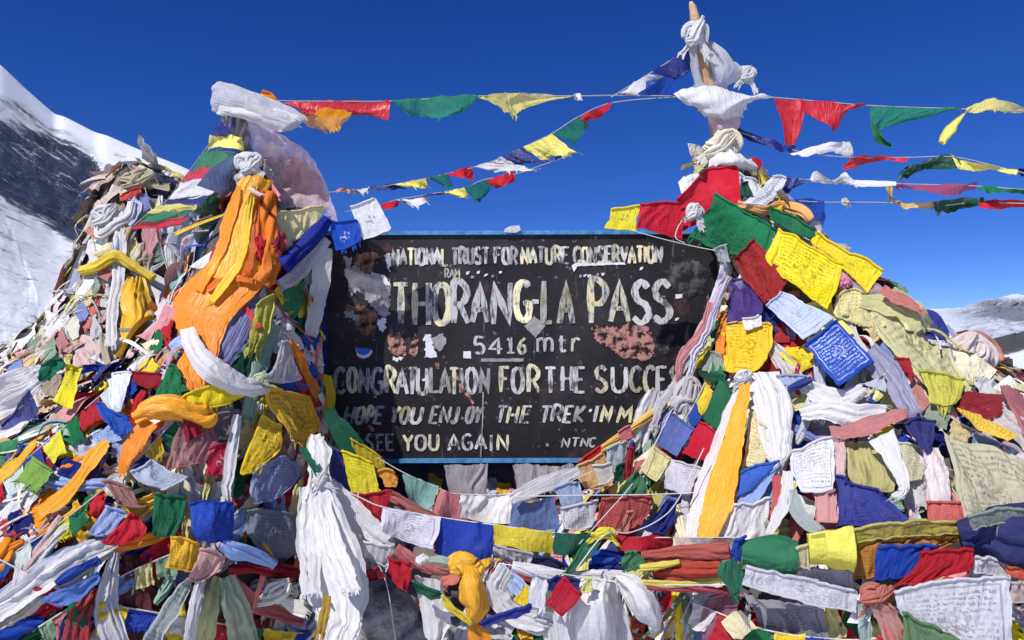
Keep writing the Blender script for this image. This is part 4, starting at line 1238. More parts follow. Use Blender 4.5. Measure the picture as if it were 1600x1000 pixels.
fl("white flag with small handwriting", "hung above the upper left sign corner", (.82, .82, .82), [[(548, 326), (568, 318), (588, 310)], [(556, 350), (578, 344), (600, 336)], [(566, 375), (590, 368), (612, 358)]], "scrawl", layer=6, d=2.91, amp=.005)
fl("small white scrap", "standing on the top edge of the sign", W, [[(788, 358), (800, 351), (812, 353)], [(787, 362), (800, 361), (814, 361)]], d=3.1, sleeve=False, amp=.004)
scarf("long pale scarf", "hanging against the left end of the sign", (.72, .71, .66), [(508, 388, 24), (502, 430, 30), (494, 480, 26), (486, 526, 18)], "silk", layer=5, amp=.012)
scarf("grey white scarf", "slanting under the navy rolled cloth", WG, [(510, 372, 18), (486, 402, 26), (462, 430, 24), (438, 446, 18)], "silk", layer=5)
scarf("slate blue scarf", "slipping out below the orange scarf", (.20, .21, .40), [[(394, 456), (410, 470)], [(366, 488), (402, 508)], [(342, 530), (376, 552)], [(330, 560), (352, 578)]], "silk", layer=3, freq=2.5, amp=.016)
fl("olive yellow printed flag", "folded beside the slate blue scarf", (.52, .50, .06), [[(402, 478), (416, 466), (430, 456)], [(392, 515), (410, 512), (424, 505)], [(386, 545), (396, 550), (408, 552)]], "print", layer=5, torn=8)
scarf("faded green scarf", "hanging below the olive yellow printed flag", GP, [(430, 508, 20), (414, 550, 26), (400, 590, 24), (388, 650, 20)], layer=4)
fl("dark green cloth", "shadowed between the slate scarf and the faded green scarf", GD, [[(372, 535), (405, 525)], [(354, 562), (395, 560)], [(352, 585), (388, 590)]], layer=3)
scarf("thick white sash", "curving across the orange scarf", (.71, .70, .71), [(291, 512, 24), (302, 545, 34), (328, 575, 38), (362, 598, 36), (392, 606, 28), (420, 603, 20)], "plain", layer=8, amp=.011, freq=2.2, billow=.03)
knot("small pale green knot", "at the right end of the thick white sash", (.55, .6, .4), 408, 590, 12, 9, layer=9)
fl("bright yellow leaf shaped flag", "lying under the thick white sash", Y, [[(270, 630), (300, 614), (345, 602), (384, 612)], [(274, 636), (305, 630), (345, 622), (384, 616)], [(280, 638), (310, 638), (345, 634), (382, 620)]], layer=7)
roll("orange knotted scarf", "looping left under the bright yellow leaf", OY, [(212, 656, 22), (236, 642, 32), (270, 638, 36), (296, 646, 30), (320, 650, 34), (334, 642, 22)], "silk", layer=6, lobes=4, turns=1, rough=.2)
scarf("deep orange scarf tail", "hanging down left from the orange knot", O, [(236, 655, 26), (216, 685, 30), (200, 712, 26), (188, 738, 14)], layer=5)
fl("amber printed flag", "in front of the sheer white triangle at the sign edge", YA, [[(412, 604), (448, 610), (484, 624)], [(424, 640), (462, 648), (496, 648)], [(446, 668), (472, 676), (500, 664)], [(458, 690), (474, 690), (492, 680)]], "print", layer=8, amp=.008)
fl("golden mottled flag", "hanging beneath the amber printed flag", (.85, .56, .02), [[(408, 650), (440, 664)], [(392, 690), (440, 700)], [(376, 734), (420, 720)], [(380, 742), (408, 740)]], "print", layer=6)
scarf("narrow orange ribbon", "running down the left edge of the sign", O, [(452, 530, 10), (468, 560, 13), (488, 600, 16), (504, 632, 15), (514, 652, 12)], layer=7, torn=0)
scarf("narrow scarlet ribbon", "beside the orange ribbon at the sign's left edge", RE, [(462, 580, 10), (480, 612, 16), (500, 645, 12)], layer=6, torn=0)
scarf("dark green ribbon", "continuing the string below the scarlet ribbon", (.008, .10, .05), [(510, 640, 18), (532, 674, 34), (558, 706, 38), (586, 734, 26)], d=2.74, torn=0)
fl("bright yellow flag", "at the lower left corner of the sign", (.84, .72, .02), [[(534, 706), (558, 712), (584, 722)], [(540, 740), (566, 742), (590, 752)], [(548, 774), (572, 772), (592, 768)]], d=2.7)
fl("golden brown flag", "behind the bright yellow flag at the sign corner", (.5, .36, .02), [[(546, 684), (572, 698), (600, 716)], [(556, 712), (580, 722), (602, 732)], [(568, 734), (584, 740), (598, 744)]], d=2.72)
fl("sheer white triangle", "above the amber printed flag", (.7, .7, .75), [[(442, 536), (450, 536), (456, 540)], [(430, 566), (446, 568), (464, 572)], [(416, 594), (445, 598), (470, 590)]], "gauze", layer=6)
fl("small royal blue flag", "beside the left frame of the sign", B, [[(470, 524), (498, 530)], [(480, 545), (496, 548)]], layer=6)
fl("bluish grey cloth", "hanging in the middle of the left heap below the golden flag", (.27, .31, .52), [[(394, 742), (432, 716), (468, 722)], [(390, 768), (425, 750), (468, 744)], [(396, 786), (420, 784), (440, 776)]], layer=6, amp=.013)
fl("crimson flag with white lettering strokes", "beside the narrow white strip of the left heap", (.5, .01, .05), [[(326, 702), (345, 694), (364, 690)], [(326, 725), (344, 722), (360, 716)], [(322, 742), (336, 742), (350, 738)]], "scrawl", layer=5)
scarf("narrow white strip", "hanging right of the crimson lettered flag", W, [(370, 650, 14), (362, 700, 18), (356, 742, 18), (352, 780, 14)], layer=6)
fl("dusty rose gauze", "hanging from the orange knot", (.5, .2, .22), [[(288, 652), (330, 655)], [(268, 695), (340, 690)], [(260, 735), (322, 722)]], "gauze", layer=5, amp=.018)
fl("wine red cloth", "tucked under the orange knot", (.36, .02, .04), [[(284, 648), (312, 655)], [(288, 690), (318, 680)]], layer=6)
fl("mauve gauze", "between the dusty rose gauze and the golden flag", (.24, .18, .22), [[(322, 655), (375, 640)], [(328, 690), (372, 690)], [(320, 715), (368, 720)]], "gauze", layer=4, amp=.016)
fl("bottle green triangle", "left of the orange scarf on the left heap", G, [[(262, 570), (276, 575), (284, 598)], [(250, 600), (270, 605), (296, 610)], [(236, 632), (268, 620), (298, 610)]], layer=5)
fl("maroon flag", "left of the bottle green triangle", RD, [[(200, 582), (225, 582), (254, 588)], [(206, 592), (228, 598), (248, 602)], [(214, 600), (232, 606), (244, 606)]], layer=4)
fl("white hanging triangle", "below the maroon flag's line", (.74, .76, .82), [[(158, 582), (182, 583), (206, 584)], [(170, 606), (184, 608), (198, 606)], [(172, 636), (180, 640), (188, 642)]], layer=5)
fl("royal blue strap", "stretched above the white hanging triangle", B, [[(124, 573), (155, 570), (172, 572), (184, 556)], [(126, 582), (155, 580), (178, 580), (190, 566)]], layer=6)
fl("royal blue leaf shaped flag", "below the white hanging triangle", (.012, .08, .44), [[(146, 628), (170, 640), (200, 655)], [(156, 648), (178, 660), (206, 668)], [(176, 668), (188, 678), (200, 680)]], layer=6)
fl("small lemon yellow flag", "hanging left of the royal blue strap", (.84, .72, .02), [[(104, 570), (116, 573), (128, 576)], [(96, 600), (108, 604), (120, 608)], [(84, 626), (98, 634), (112, 640)]], "print", layer=7)
fl("small emerald green flag", "above the small lemon yellow flag", (.008, .17, .09), [[(66, 572), (82, 562), (98, 559)], [(60, 582), (80, 578), (102, 570)], [(58, 590), (66, 596), (86, 584)]], layer=7)
scarf("broad white sash", "stretching in from the left border", W, [(-30, 640, 60), (20, 610, 58), (56, 588, 36), (76, 576, 18)], layer=5, amp=.012)
fl("slate blue torn cloth", "hanging below the broad white sash", (.07, .08, .25), [[(4, 668), (30, 636), (46, 612)], [(6, 690), (36, 670), (60, 650)], [(0, 715), (16, 718), (40, 690)]], layer=5, torn=8)
fl("lime green flag", "lying at the left border below the slate torn cloth", GL, [[(52, 714), (68, 724), (84, 738)], [(38, 732), (56, 742), (72, 754)], [(26, 748), (42, 758), (58, 770)]], layer=6)
scarf("amber streaming scarf", "trailing down left below the slate torn cloth", YA, [(72, 662, 14), (48, 692, 18), (24, 722, 18), (0, 748, 16)], layer=4)
scarf("orange bunched scarf", "left of the deep orange scarf tail", OY, [(168, 690, 18), (148, 712, 24), (128, 740, 18), (96, 778, 24), (60, 802, 18)], layer=4)
fl("pale blue printed flag", "in the middle left below the deep orange tail", (.52, .60, .72), [[(204, 738), (228, 726), (240, 716)], [(216, 752), (240, 745), (262, 732)], [(252, 766), (270, 758), (292, 746)]], "print", layer=7)
fl("brownish pink flag", "left of the dark green square flag", (.36, .18, .16), [[(160, 752), (182, 756), (206, 765)], [(176, 775), (195, 780), (216, 786)], [(186, 788), (205, 792), (232, 794)]], layer=5)
fl("dark green square flag", "left of the big royal blue square flag", (.010, .14, .06), [[(241, 770), (264, 776), (291, 778)], [(240, 805), (264, 808), (288, 805)], [(237, 834), (252, 838), (270, 838)]], layer=7, amp=.009)
fl("big royal blue square flag", "in the middle of the lower left heap", (.014, .06, .40), [[(294, 788), (330, 784), (366, 788)], [(300, 815), (332, 815), (366, 818)], [(308, 844), (335, 846), (360, 850)]], layer=8, amp=.012, billow=.03)
fl("amber printed square flag", "under the dark green square flag", YA, [[(268, 836), (288, 842), (312, 848)], [(264, 860), (286, 866), (308, 872)], [(260, 884), (280, 888), (302, 892)]], "print", layer=7)
fl("scarlet fan of cloth", "between the pale blue lined flag and the dark hollow", RE, [[(202, 804), (206, 804), (212, 808)], [(180, 826), (202, 828), (228, 826)], [(158, 846), (190, 850), (228, 834)]], layer=6, amp=.01)
fl("pale blue lined flag", "left above the scarlet fan", (.34, .44, .74), [[(166, 792), (180, 794), (198, 802)], [(150, 814), (166, 820), (182, 822)], [(138, 834), (150, 838), (164, 838)]], "print", layer=6)
scarf("white streaming scarf", "flowing down left under the scarlet fan", W, [(182, 846, 22), (130, 868, 30), (70, 905, 34), (10, 945, 36), (-30, 975, 34)], layer=5, amp=.014, freq=3)
scarf("lilac white streaming scarf", "above the long white streaming scarf at the left border", (.6, .62, .74), [(150, 848, 16), (100, 868, 22), (50, 902, 26), (0, 938, 28)], layer=4, amp=.012, freq=3)
scarf("pale cream streaming scarf", "below the long white streaming scarf", (.66, .62, .5), [(176, 858, 14), (124, 892, 22), (70, 930, 22), (20, 965, 20), (-20, 990, 18)], layer=4, amp=.012, freq=3)
fl("medium blue flag", "streaming at the lower left over the white scarves", (.10, .20, .56), [[(150, 896), (158, 904)], [(100, 918), (122, 938)], [(62, 938), (92, 948)]], layer=7)
fl("deeper blue flag", "above the medium blue streaming flag", (.03, .08, .42), [[(148, 870), (156, 880)], [(118, 886), (126, 898)], [(84, 908), (94, 916)]], layer=6)
scarf("brick red hanging cloth", "left of the printed white scarf at the bottom", (.34, .03, .03), [(146, 918, 16), (128, 955, 34), (118, 1000, 44), (112, 1040, 46)], layer=5, amp=.018)
scarf("printed white scarf", "hanging into the dark hollow at the lower left", (.66, .64, .66), [(180, 862, 10), (172, 905, 28), (166, 955, 40), (180, 1000, 44), (186, 1030, 40)], layer=5, amp=.018)
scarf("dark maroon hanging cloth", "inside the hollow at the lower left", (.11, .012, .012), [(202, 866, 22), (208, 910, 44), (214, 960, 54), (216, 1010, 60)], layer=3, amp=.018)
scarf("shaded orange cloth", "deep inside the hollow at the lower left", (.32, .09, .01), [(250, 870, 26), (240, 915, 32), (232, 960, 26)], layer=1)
scarf("navy strip", "left of the brick red hanging cloth", BD, [(120, 940, 10), (106, 975, 16), (98, 1010, 20)], layer=4)
roll("pale blue rolled cloth", "under the big royal blue square flag", (.30, .45, .78), [(346, 850, 16), (370, 862, 22), (404, 870, 20), (430, 882, 14)], layer=8, lobes=4)
fl("grey densely printed gauze", "right of the big royal blue square flag", (.20, .22, .27), [[(388, 800), (420, 796), (462, 806)], [(384, 830), (425, 838), (468, 840)], [(404, 862), (430, 872), (466, 864)]], "print", layer=5, amp=.012)
scarf("sage green hanging scarf", "in the sheaf under the pale blue roll", (.36, .44, .32), [(356, 900, 22), (366, 940, 40), (378, 985, 46), (384, 1030, 44)], layer=6, amp=.02, freq=3)
scarf("yellow green hanging scarf", "left in the sheaf under the pale blue roll", (.52, .54, .26), [(342, 902, 14), (330, 945, 28), (318, 1000, 34), (314, 1030, 30)], layer=5, amp=.018, freq=3)
scarf("thin white hanging scarf", "left of the yellow green scarf in the sheaf", W, [(318, 892, 14), (308, 935, 18), (298, 990, 20), (292, 1030, 20)], layer=6)
scarf("grey green printed scarf", "leftmost strip of the sheaf at the bottom", (.42, .47, .44), [(296, 905, 12), (272, 945, 24), (246, 985, 28), (228, 1020, 28)], "print", layer=5)
fl("salmon pink crumpled flag", "topping the sheaf under the amber printed square", (.66, .36, .32), [[(312, 858), (340, 862), (352, 872)], [(304, 884), (326, 890), (346, 890)], [(294, 904), (308, 910), (320, 906)]], layer=7)
knot("pleated cream cloth bunch", "lower right of the left heap beside the great white scarf", (.74, .72, .64), 424, 926, 40, 20, layer=6, folds=9)
roll("dark red rolled cloth", "over the pleated cream bunch", RD, [(356, 892, 12), (392, 888, 18), (430, 892, 20), (464, 896, 16)], layer=6, lobes=4)
scarf("red and pink scarf", "slanting under the pleated cream bunch", (.5, .12, .13), [(364, 908, 22), (394, 940, 26), (430, 958, 22), (474, 968, 24)], layer=5)
GW_ = dict(amp=.018, freq=2.6, crumple=.15, edge=3.0)
scarf("great white hanging scarf", "falling in the gap left below the sign", W, [(494, 678, 20), (498, 712, 38), (502, 748, 24), (512, 800, 44), (530, 860, 58), (544, 920, 62), (546, 965, 40), (534, 1000, 46), (526, 1040, 50)], "silk", layer=8, d=(2.42, 2.12), **GW_)
scarf("second white strand", "under the left side of the great white hanging scarf", W, [(488, 690, 16), (492, 748, 26), (488, 800, 44), (494, 860, 56), (508, 920, 60), (522, 970, 54), (516, 1040, 60)], "silk", d=(2.45, 2.16), **GW_)
scarf("short white strand", "over the middle of the great white hanging scarf", (.72, .71, .72), [(498, 740, 14), (504, 790, 30), (518, 850, 36), (538, 900, 40), (548, 925, 26)], "silk", d=(2.38, 2.09), torn=12, **GW_)
knot("white tied knot", "gathering the upper part of the great white hanging scarf", W, 502, 750, 15, 12, d=2.33)
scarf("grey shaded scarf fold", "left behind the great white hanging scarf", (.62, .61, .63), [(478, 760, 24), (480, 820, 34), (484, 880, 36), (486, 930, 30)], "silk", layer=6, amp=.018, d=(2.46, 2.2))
scarf("white side sash", "leaving the great white scarf down to the right", W, [(516, 752, 18), (546, 792, 36), (580, 826, 34), (614, 852, 14)], "silk", d=(2.4, 2.36), amp=.012)
scarf("dark green narrow ribbon", "over the top of the great white scarf", (.008, .13, .07), [(474, 700, 10), (490, 728, 14), (508, 756, 10)], layer=10, d=2.33, torn=0)
scarf("navy hanging flag", "right of the top of the great white scarf", BD, [(516, 700, 12), (528, 735, 22), (540, 772, 18)], layer=8, d=2.45)
fl("bright red crumpled flag", "at the left end of the middle flag strings", (.46, .01, .025), [[(552, 772), (580, 772), (612, 768)], [(566, 795), (590, 796), (606, 792)], [(585, 812), (597, 814), (600, 812)]], layer=8, d=2.42)
scarf("gold rag", "hanging at the right edge of the great white scarf", (.48, .30, .03), [(512, 932, 12), (506, 960, 16), (498, 990, 14)], layer=9, d=2.02)
# the far cairn
CN = dict(which="cairn")
scarf("golden yellow tied scarf", "hanging in a sheaf on the far left cairn", (.80, .47, .02), [(214, 432, 22), (212, 462, 44), (216, 495, 48), (206, 515, 32), (200, 540, 18)], layer=6, amp=.03, freq=3.4, billow=.08, **CN)
roll("yellow twisted strap", "slung across the far left cairn", (.78, .58, .06), [(126, 424, 12), (152, 416, 14), (182, 400, 14), (206, 414, 13), (240, 436, 12)], layer=8, lobes=3, **CN)
roll("golden loop", "closing the bottom of the yellow sheaf on the cairn", (.8, .45, .02), [(236, 488, 12), (224, 512, 14), (206, 524, 12)], layer=9, lobes=3, **CN)
fl("scarlet and coral flag", "near the top of the far left cairn", (.62, .06, .05), [[(184, 306), (205, 296), (226, 292)], [(186, 314), (206, 306), (220, 300)]], layer=7, **CN)
knot("white cloth ball", "on the left shoulder of the far left cairn", W, 166, 336, 20, 16, layer=6, folds=8, **CN)
roll("white looped scarf", "below the white ball on the cairn shoulder", W, [(150, 350, 12), (158, 366, 16), (180, 352, 14), (202, 338, 14), (206, 316, 12)], layer=6, **CN)
scarf("pale lilac flag", "right of the looped white scarf on the cairn", (.56, .56, .72), [(214, 312, 22), (206, 332, 26), (196, 348, 16)], layer=6, **CN)
scarf("white hanging scarf", "down the middle of the far left cairn", W, [(186, 330, 14), (188, 370, 18), (186, 420, 20), (176, 480, 20), (172, 540, 18)], layer=5, amp=.02, **CN)
scarf("wide white scarf", "right of the yellow sheaf on the far left cairn", (.7, .69, .68), [(212, 420, 16), (250, 452, 34), (268, 490, 38), (272, 540, 28)], layer=4, amp=.02, **CN)
knot("olive and tan rag top", "crowning the far left cairn", (.52, .47, .30), 218, 280, 30, 14, layer=4, folds=8, **CN)
knot("dark bluish rag", "right of the crown of the far left cairn", (.05, .05, .10), 252, 296, 16, 22, layer=3, folds=8, **CN)
scarf("crumpled white cloth", "right side of the far left cairn behind the orange scarf", W, [(300, 330, 40), (290, 365, 54), (280, 400, 46), (290, 440, 36)], layer=5, amp=.03, **CN)
fl("pale grey thin flag", "right of the crumpled white cloth behind the orange scarf", (.62, .6, .64), [[(262, 382), (300, 384), (336, 380)], [(274, 400), (305, 404), (330, 400)], [(290, 420), (310, 424), (326, 415)]], layer=7, **CN)
fl("dark red flag", "below the pale grey thin flag on the cairn", RD, [[(276, 398), (300, 408)], [(290, 412), (314, 428)]], layer=6, **CN)
scarf("salmon hanging rag", "left of the crumpled white cloth on the cairn", PK, [(232, 352, 18), (234, 374, 24), (228, 398, 16)], layer=5, **CN)

# ================================================================== cloth on the right heap
fl("yellow flag with a small mark", "at the right top edge of the sign", (.86, .74, .03), [[(956, 328), (978, 322), (1001, 320)], [(950, 342), (974, 340), (997, 340)], [(945, 356), (966, 358), (992, 361)]], "scrawl", d=2.84, amp=.005)
fl("bright red flag", "right of the small yellow flag on the sign's top edge", (.60, .01, .035), [[(1002, 318), (1030, 316), (1064, 316)], [(998, 338), (1030, 338), (1066, 336)], [(993, 354), (1030, 364), (1068, 376)]], d=2.83, amp=.009)
fl("large bright red flag", "rising from the sign's right end to the tall pole", (.60, .012, .035), [[(1060, 312), (1084, 284), (1112, 262), (1154, 259)], [(1060, 336), (1092, 318), (1124, 300), (1156, 290)], [(1066, 362), (1092, 346), (1124, 330), (1160, 318)]], layer=4, amp=.01, axis='v', freq=2)
knot("white cloth lump", "between the bright red flags and the big green flag", W, 1086, 332, 14, 12, layer=6)
fl("big green flag", "over the upper right corner of the sign", (.012, .19, .075), [[(1118, 302), (1150, 322), (1182, 340), (1213, 358)], [(1100, 336), (1130, 350), (1168, 366), (1206, 380)], [(1078, 370), (1108, 384), (1146, 398), (1196, 404)]], "print", layer=6, amp=.009)
fl("second green flag", "between the two yellow printed flags near the top", (.010, .15, .06), [[(1203, 321), (1236, 336), (1276, 360)], [(1203, 334), (1236, 354), (1272, 370)], [(1208, 344), (1236, 364), (1262, 374)]], layer=6, amp=.008)
fl("upright white printed flag", "pointing up right above the big green flag", (.72, .72, .82), [[(1206, 274), (1218, 273), (1229, 281)], [(1190, 294), (1206, 300), (1216, 306)], [(1162, 318), (1178, 320), (1196, 322)]], "print", layer=6)
roll("orange and peach cloth", "behind the second green flag", (.75, .40, .14), [(1152, 320, 14), (1190, 328, 18), (1220, 322, 16), (1252, 330, 16), (1268, 344, 10)], layer=4)
fl("white thin flag", "right of the large bright red flag", W, [[(1154, 270), (1168, 276), (1184, 284)], [(1158, 292), (1172, 298), (1188, 300)], [(1164, 312), (1174, 314), (1182, 312)]], layer=4)
fl("small dark green flag", "in front of the white thin flag", GD, [[(1158, 286), (1170, 284)], [(1156, 304), (1176, 308)]], layer=6)
fl("small golden flag", "below the upright white printed flag", (.8, .55, .02), [[(1212, 308), (1222, 312)], [(1206, 324), (1224, 330)]], layer=5)
fl("large yellow printed flag", "below the big green flag", (.88, .69, .012), [[(1216, 358), (1250, 376), (1284, 396), (1319, 416)], [(1206, 382), (1244, 402), (1280, 424), (1310, 440)], [(1197, 404), (1238, 430), (1272, 452), (1303, 462)], [(1222, 432), (1248, 450), (1272, 470), (1292, 483)]], "print", layer=8, amp=.007)
fl("second yellow printed flag", "right above the large yellow printed flag", (.86, .66, .012), [[(1276, 364), (1310, 384), (1344, 402), (1379, 423)], [(1268, 376), (1304, 398), (1336, 418), (1368, 440)], [(1270, 382), (1306, 408), (1334, 434), (1356, 458)]], "print", layer=6, amp=.007, axis='v')
fl("brick red sheer flag", "left of the large yellow printed flag", (.34, .02, .02), [[(1144, 404), (1160, 390), (1178, 374)], [(1158, 430), (1184, 412), (1214, 412)], [(1176, 452), (1200, 440), (1232, 428)], [(1196, 474), (1206, 466), (1220, 456)]], "print", layer=8)
fl("violet sheer flag", "below the brick red sheer flag", (.10, .05, .28), [[(1138, 440), (1164, 436), (1190, 434)], [(1136, 470), (1164, 468), (1190, 466)], [(1136, 506), (1160, 498), (1190, 488)]], "gauze", layer=7)
fl("pale blue printed flag", "slanting right under the large yellow printed flag", (.50, .58, .76), [[(1198, 478), (1212, 466), (1224, 454)], [(1222, 502), (1240, 488), (1262, 474)], [(1256, 532), (1282, 514), (1303, 497)]], "print", layer=8, amp=.006)
fl("royal blue flag with white print", "right below the pale blue printed flag", (.014, .07, .42), [[(1258, 540), (1282, 520), (1306, 500)], [(1282, 570), (1312, 550), (1336, 532)], [(1308, 604), (1336, 584), (1366, 566)]], "light", layer=8, amp=.006)
fl("yellow orange sheer flag", "below the violet sheer flag", (.85, .55, .02), [[(1128, 506), (1166, 504), (1206, 506)], [(1130, 540), (1168, 540), (1206, 536)], [(1130, 578), (1168, 582), (1200, 560)]], "print", layer=6)
fl("white strip of cloth", "just under the violet sheer flag", W, [[(1160, 498), (1190, 492)], [(1166, 514), (1192, 510)]], layer=7)
fl("lemon cream wide flag", "right under the large yellow printed flag", (.70, .64, .30), [[(1306, 462), (1330, 452), (1350, 460)], [(1304, 490), (1334, 490), (1366, 494)], [(1340, 508), (1366, 512), (1382, 510)]], layer=5, amp=.018)
scarf("long olive gauze scarf", "sweeping down the right shoulder of the right heap", (.58, .55, .30), [(1376, 470, 60), (1404, 500, 80), (1436, 540, 74), (1468, 580, 60), (1500, 616, 40)], "print", layer=5, amp=.024, freq=2.5)
scarf("pale lime scarf", "over the top of the long olive gauze scarf", (.62, .60, .28), [(1344, 470, 22), (1390, 476, 34), (1424, 494, 38), (1442, 516, 30)], layer=6, amp=.018)
scarf("mauve crumpled cloth", "on the skyline right of the second yellow flag", (.40, .28, .32), [(1322, 436, 26), (1350, 452, 28), (1384, 462, 22), (1424, 480, 18)], layer=5, amp=.02)
knot("small pink rag", "under the second yellow printed flag", (.66, .25, .3), 1318, 440, 10, 12, layer=6)
scarf("pink and orange rag", "on the skyline at the end of the right shoulder", (.56, .2, .18), [(1378, 452, 12), (1398, 464, 20), (1424, 474, 18), (1440, 486, 8)], "plain", layer=9, amp=.014)
fl("olive yellow flag", "between the long olive scarf and the dark red cloth", (.56, .53, .08), [[(1438, 580), (1470, 584), (1504, 592)], [(1448, 604), (1474, 610), (1504, 616)], [(1452, 628), (1476, 634), (1492, 630)]], "print", layer=7)
knot("pinkish white knotted bundle", "on the right skyline before the snowy range", (.74, .64, .60), 1512, 560, 32, 34, layer=5, folds=10)
roll("salmon orange cloth", "capping the pinkish white bundle", (.60, .26, .17), [(1498, 532, 16), (1524, 528, 20), (1548, 544, 20), (1562, 566, 14)], layer=6)
scarf("pale blue grey rag", "left of the pinkish white bundle", (.40, .44, .56), [(1474, 512, 20), (1486, 535, 26), (1480, 562, 20)], layer=4)
scarf("dark red bunched cloth", "under the pinkish white bundle", (.27, .015, .02), [(1500, 626, 34), (1530, 632, 46), (1566, 632, 36)], layer=6, amp=.022)
scarf("dusty pink scarf", "right of the pinkish white bundle", (.42, .14, .15), [(1552, 560, 18), (1572, 590, 28), (1590, 630, 26), (1612, 680, 26)], layer=6)
scarf("deep red scarf", "at the right border beside the pale range", RD, [(1576, 594, 16), (1600, 592, 22), (1630, 586, 24)], layer=5)
fl("golden yellow pointed flag", "at the right border under the dark red bunched cloth", (.84, .55, .06), [[(1494, 638), (1497, 640), (1500, 644)], [(1538, 652), (1540, 662), (1536, 674)], [(1592, 678), (1586, 684), (1572, 690)]], layer=9, amp=.008, sleeve=False)
scarf("pale grey scarf", "at the right border below the dusty pink scarf", (.55, .48, .46), [(1540, 640, 24), (1580, 662, 34), (1620, 690, 44)], layer=5, amp=.02)
scarf("white hanging scarf", "knotted below the yellow orange sheer flag", W, [[(1160, 584), (1190, 580), (1216, 580)], [(1172, 620), (1204, 618), (1236, 626)], [(1184, 665), (1212, 664), (1238, 668)], [(1196, 705), (1216, 706), (1236, 700)], [(1206, 736), (1214, 736), (1222, 734)]], "silk", layer=6, amp=.02, freq=2.4)
knot("white scarf knot", "at the top of the long orange pennant", W, 1162, 590, 13, 11, layer=9)
scarf("long orange pennant", "falling down the front of the right heap", (.87, .42, .008), [[(1158, 600), (1166, 600), (1172, 600)], [(1136, 672), (1152, 672), (1166, 668)], [(1112, 740), (1136, 740), (1156, 732)], [(1096, 800), (1120, 800), (1144, 792)], [(1090, 838), (1106, 842), (1122, 838)]], "silk", layer=10, amp=.012, freq=1.3, torn=0)
scarf("white under scarf", "along the left edge of the long orange pennant", (.80, .74, .74), [(1152, 606, 8), (1128, 672, 16), (1104, 740, 20), (1086, 800, 22), (1082, 840, 16)], "silk", layer=9, torn=0)
fl("cream printed flag", "right of the middle of the long orange pennant", (.76, .68, .40), [[(1172, 640), (1196, 672)], [(1166, 690), (1200, 700)], [(1160, 726), (1192, 734)]], "print", layer=6)
fl("dark green flag", "left of the top of the long orange pennant", (.010, .11, .05), [[(1124, 590), (1138, 606), (1152, 624)], [(1112, 620), (1126, 634), (1140, 650)], [(1098, 654), (1112, 664), (1126, 674)]], layer=8, amp=.01)
fl("crimson flag", "below the dark green flag by the orange pennant", (.48, .01, .03), [[(1094, 658), (1110, 668), (1128, 686)], [(1080, 684), (1100, 696), (1116, 704)], [(1068, 708), (1086, 716), (1102, 722)]], layer=8, amp=.013)
fl("slate blue printed flag", "left of the crimson flag beside the sign", (.10, .14, .40), [[(1048, 644), (1064, 658), (1084, 672)], [(1038, 668), (1054, 680), (1070, 692)], [(1024, 690), (1042, 702), (1058, 712)]], "print", layer=8, amp=.006)
fl("faded yellow flag", "below the slate blue printed flag", (.66, .60, .28), [[(1020, 694), (1034, 706), (1048, 718)], [(1010, 714), (1024, 724), (1038, 736)], [(1000, 732), (1012, 742), (1026, 752)]], "print", layer=7)
fl("greyish white flag", "between the faded yellow flag and the orange pennant", (.58, .55, .60), [[(1046, 716), (1070, 726), (1096, 730)], [(1040, 742), (1062, 750), (1086, 752)], [(1038, 762), (1058, 768), (1078, 772)]], layer=6)
scarf("fluffy white scarf", "bulging over the sign's lower right edge", (.71, .70, .71), [(1022, 612, 16), (1010, 645, 36), (1008, 680, 34), (1004, 706, 18)], "plain", layer=7, d=2.74, amp=.015)
knot("pale grey cloth bulge", "above the slate blue printed flag", (.58, .55, .56), 1074, 622, 22, 34, layer=5, folds=6)
fl("grey green gauze", "left of the yellow orange sheer flag", (.28, .34, .29), [[(1090, 556), (1112, 550), (1130, 560)], [(1088, 576), (1112, 578), (1132, 580)]], layer=6)
scarf("dark green strip", "below the grey green gauze", GD, [(1090, 580, 10), (1110, 590, 14), (1134, 590, 12)], layer=7)
roll("long twisted flag cord", "slanting from the big green flag down the sign's right side", (.58, .46, .46), [(1140, 432, 8), (1118, 478, 10), (1092, 526, 11), (1064, 580, 10), (1036, 632, 8)], d=(2.7, 2.74), lobes=5, turns=4, rough=.25)
roll("amber twisted cord", "sloping along the sign's lower right edge", (.72, .44, .10), [(1040, 630, 9), (990, 668, 10), (944, 700, 11), (910, 722, 10)], d=(2.72, 2.76), lobes=4, turns=3, rough=.2)
roll("white and lilac twisted cloth", "beside the sign's right end under the big green flag", (.66, .62, .72), [(1130, 396, 12), (1134, 424, 15), (1122, 452, 12), (1108, 486, 9)], layer=5, lobes=5, turns=2, rough=.25)
fl("small grey green flag", "hanging from the big green flag's lower corner", (.40, .46, .46), [[(1112, 392), (1136, 384)], [(1124, 406), (1142, 408)]], layer=8)
fl("orange strip", "left of the yellow orange sheer flag's top", (.80, .26, .03), [[(1124, 490), (1136, 488)], [(1118, 530), (1134, 528)], [(1118, 556), (1132, 550)]], layer=7)
fl("small green flag", "left of the orange strip on the twisted cord", (.05, .2, .09), [[(1112, 505), (1126, 498)], [(1112, 528), (1126, 526)]], layer=6)
fl("blue flag", "slanting right of the lower orange pennant", (.04, .12, .50), [[(1156, 738), (1190, 726), (1222, 718)], [(1152, 762), (1180, 750), (1206, 734)], [(1150, 776), (1166, 768), (1182, 756)]], layer=8, amp=.006)
fl("pale blue flag", "under the blue flag by the lower orange pennant", (.26, .36, .66), [[(1152, 776), (1186, 756), (1218, 724)], [(1150, 788), (1172, 780), (1204, 752)], [(1150, 794), (1166, 792), (1184, 784)]], layer=7, amp=.006)
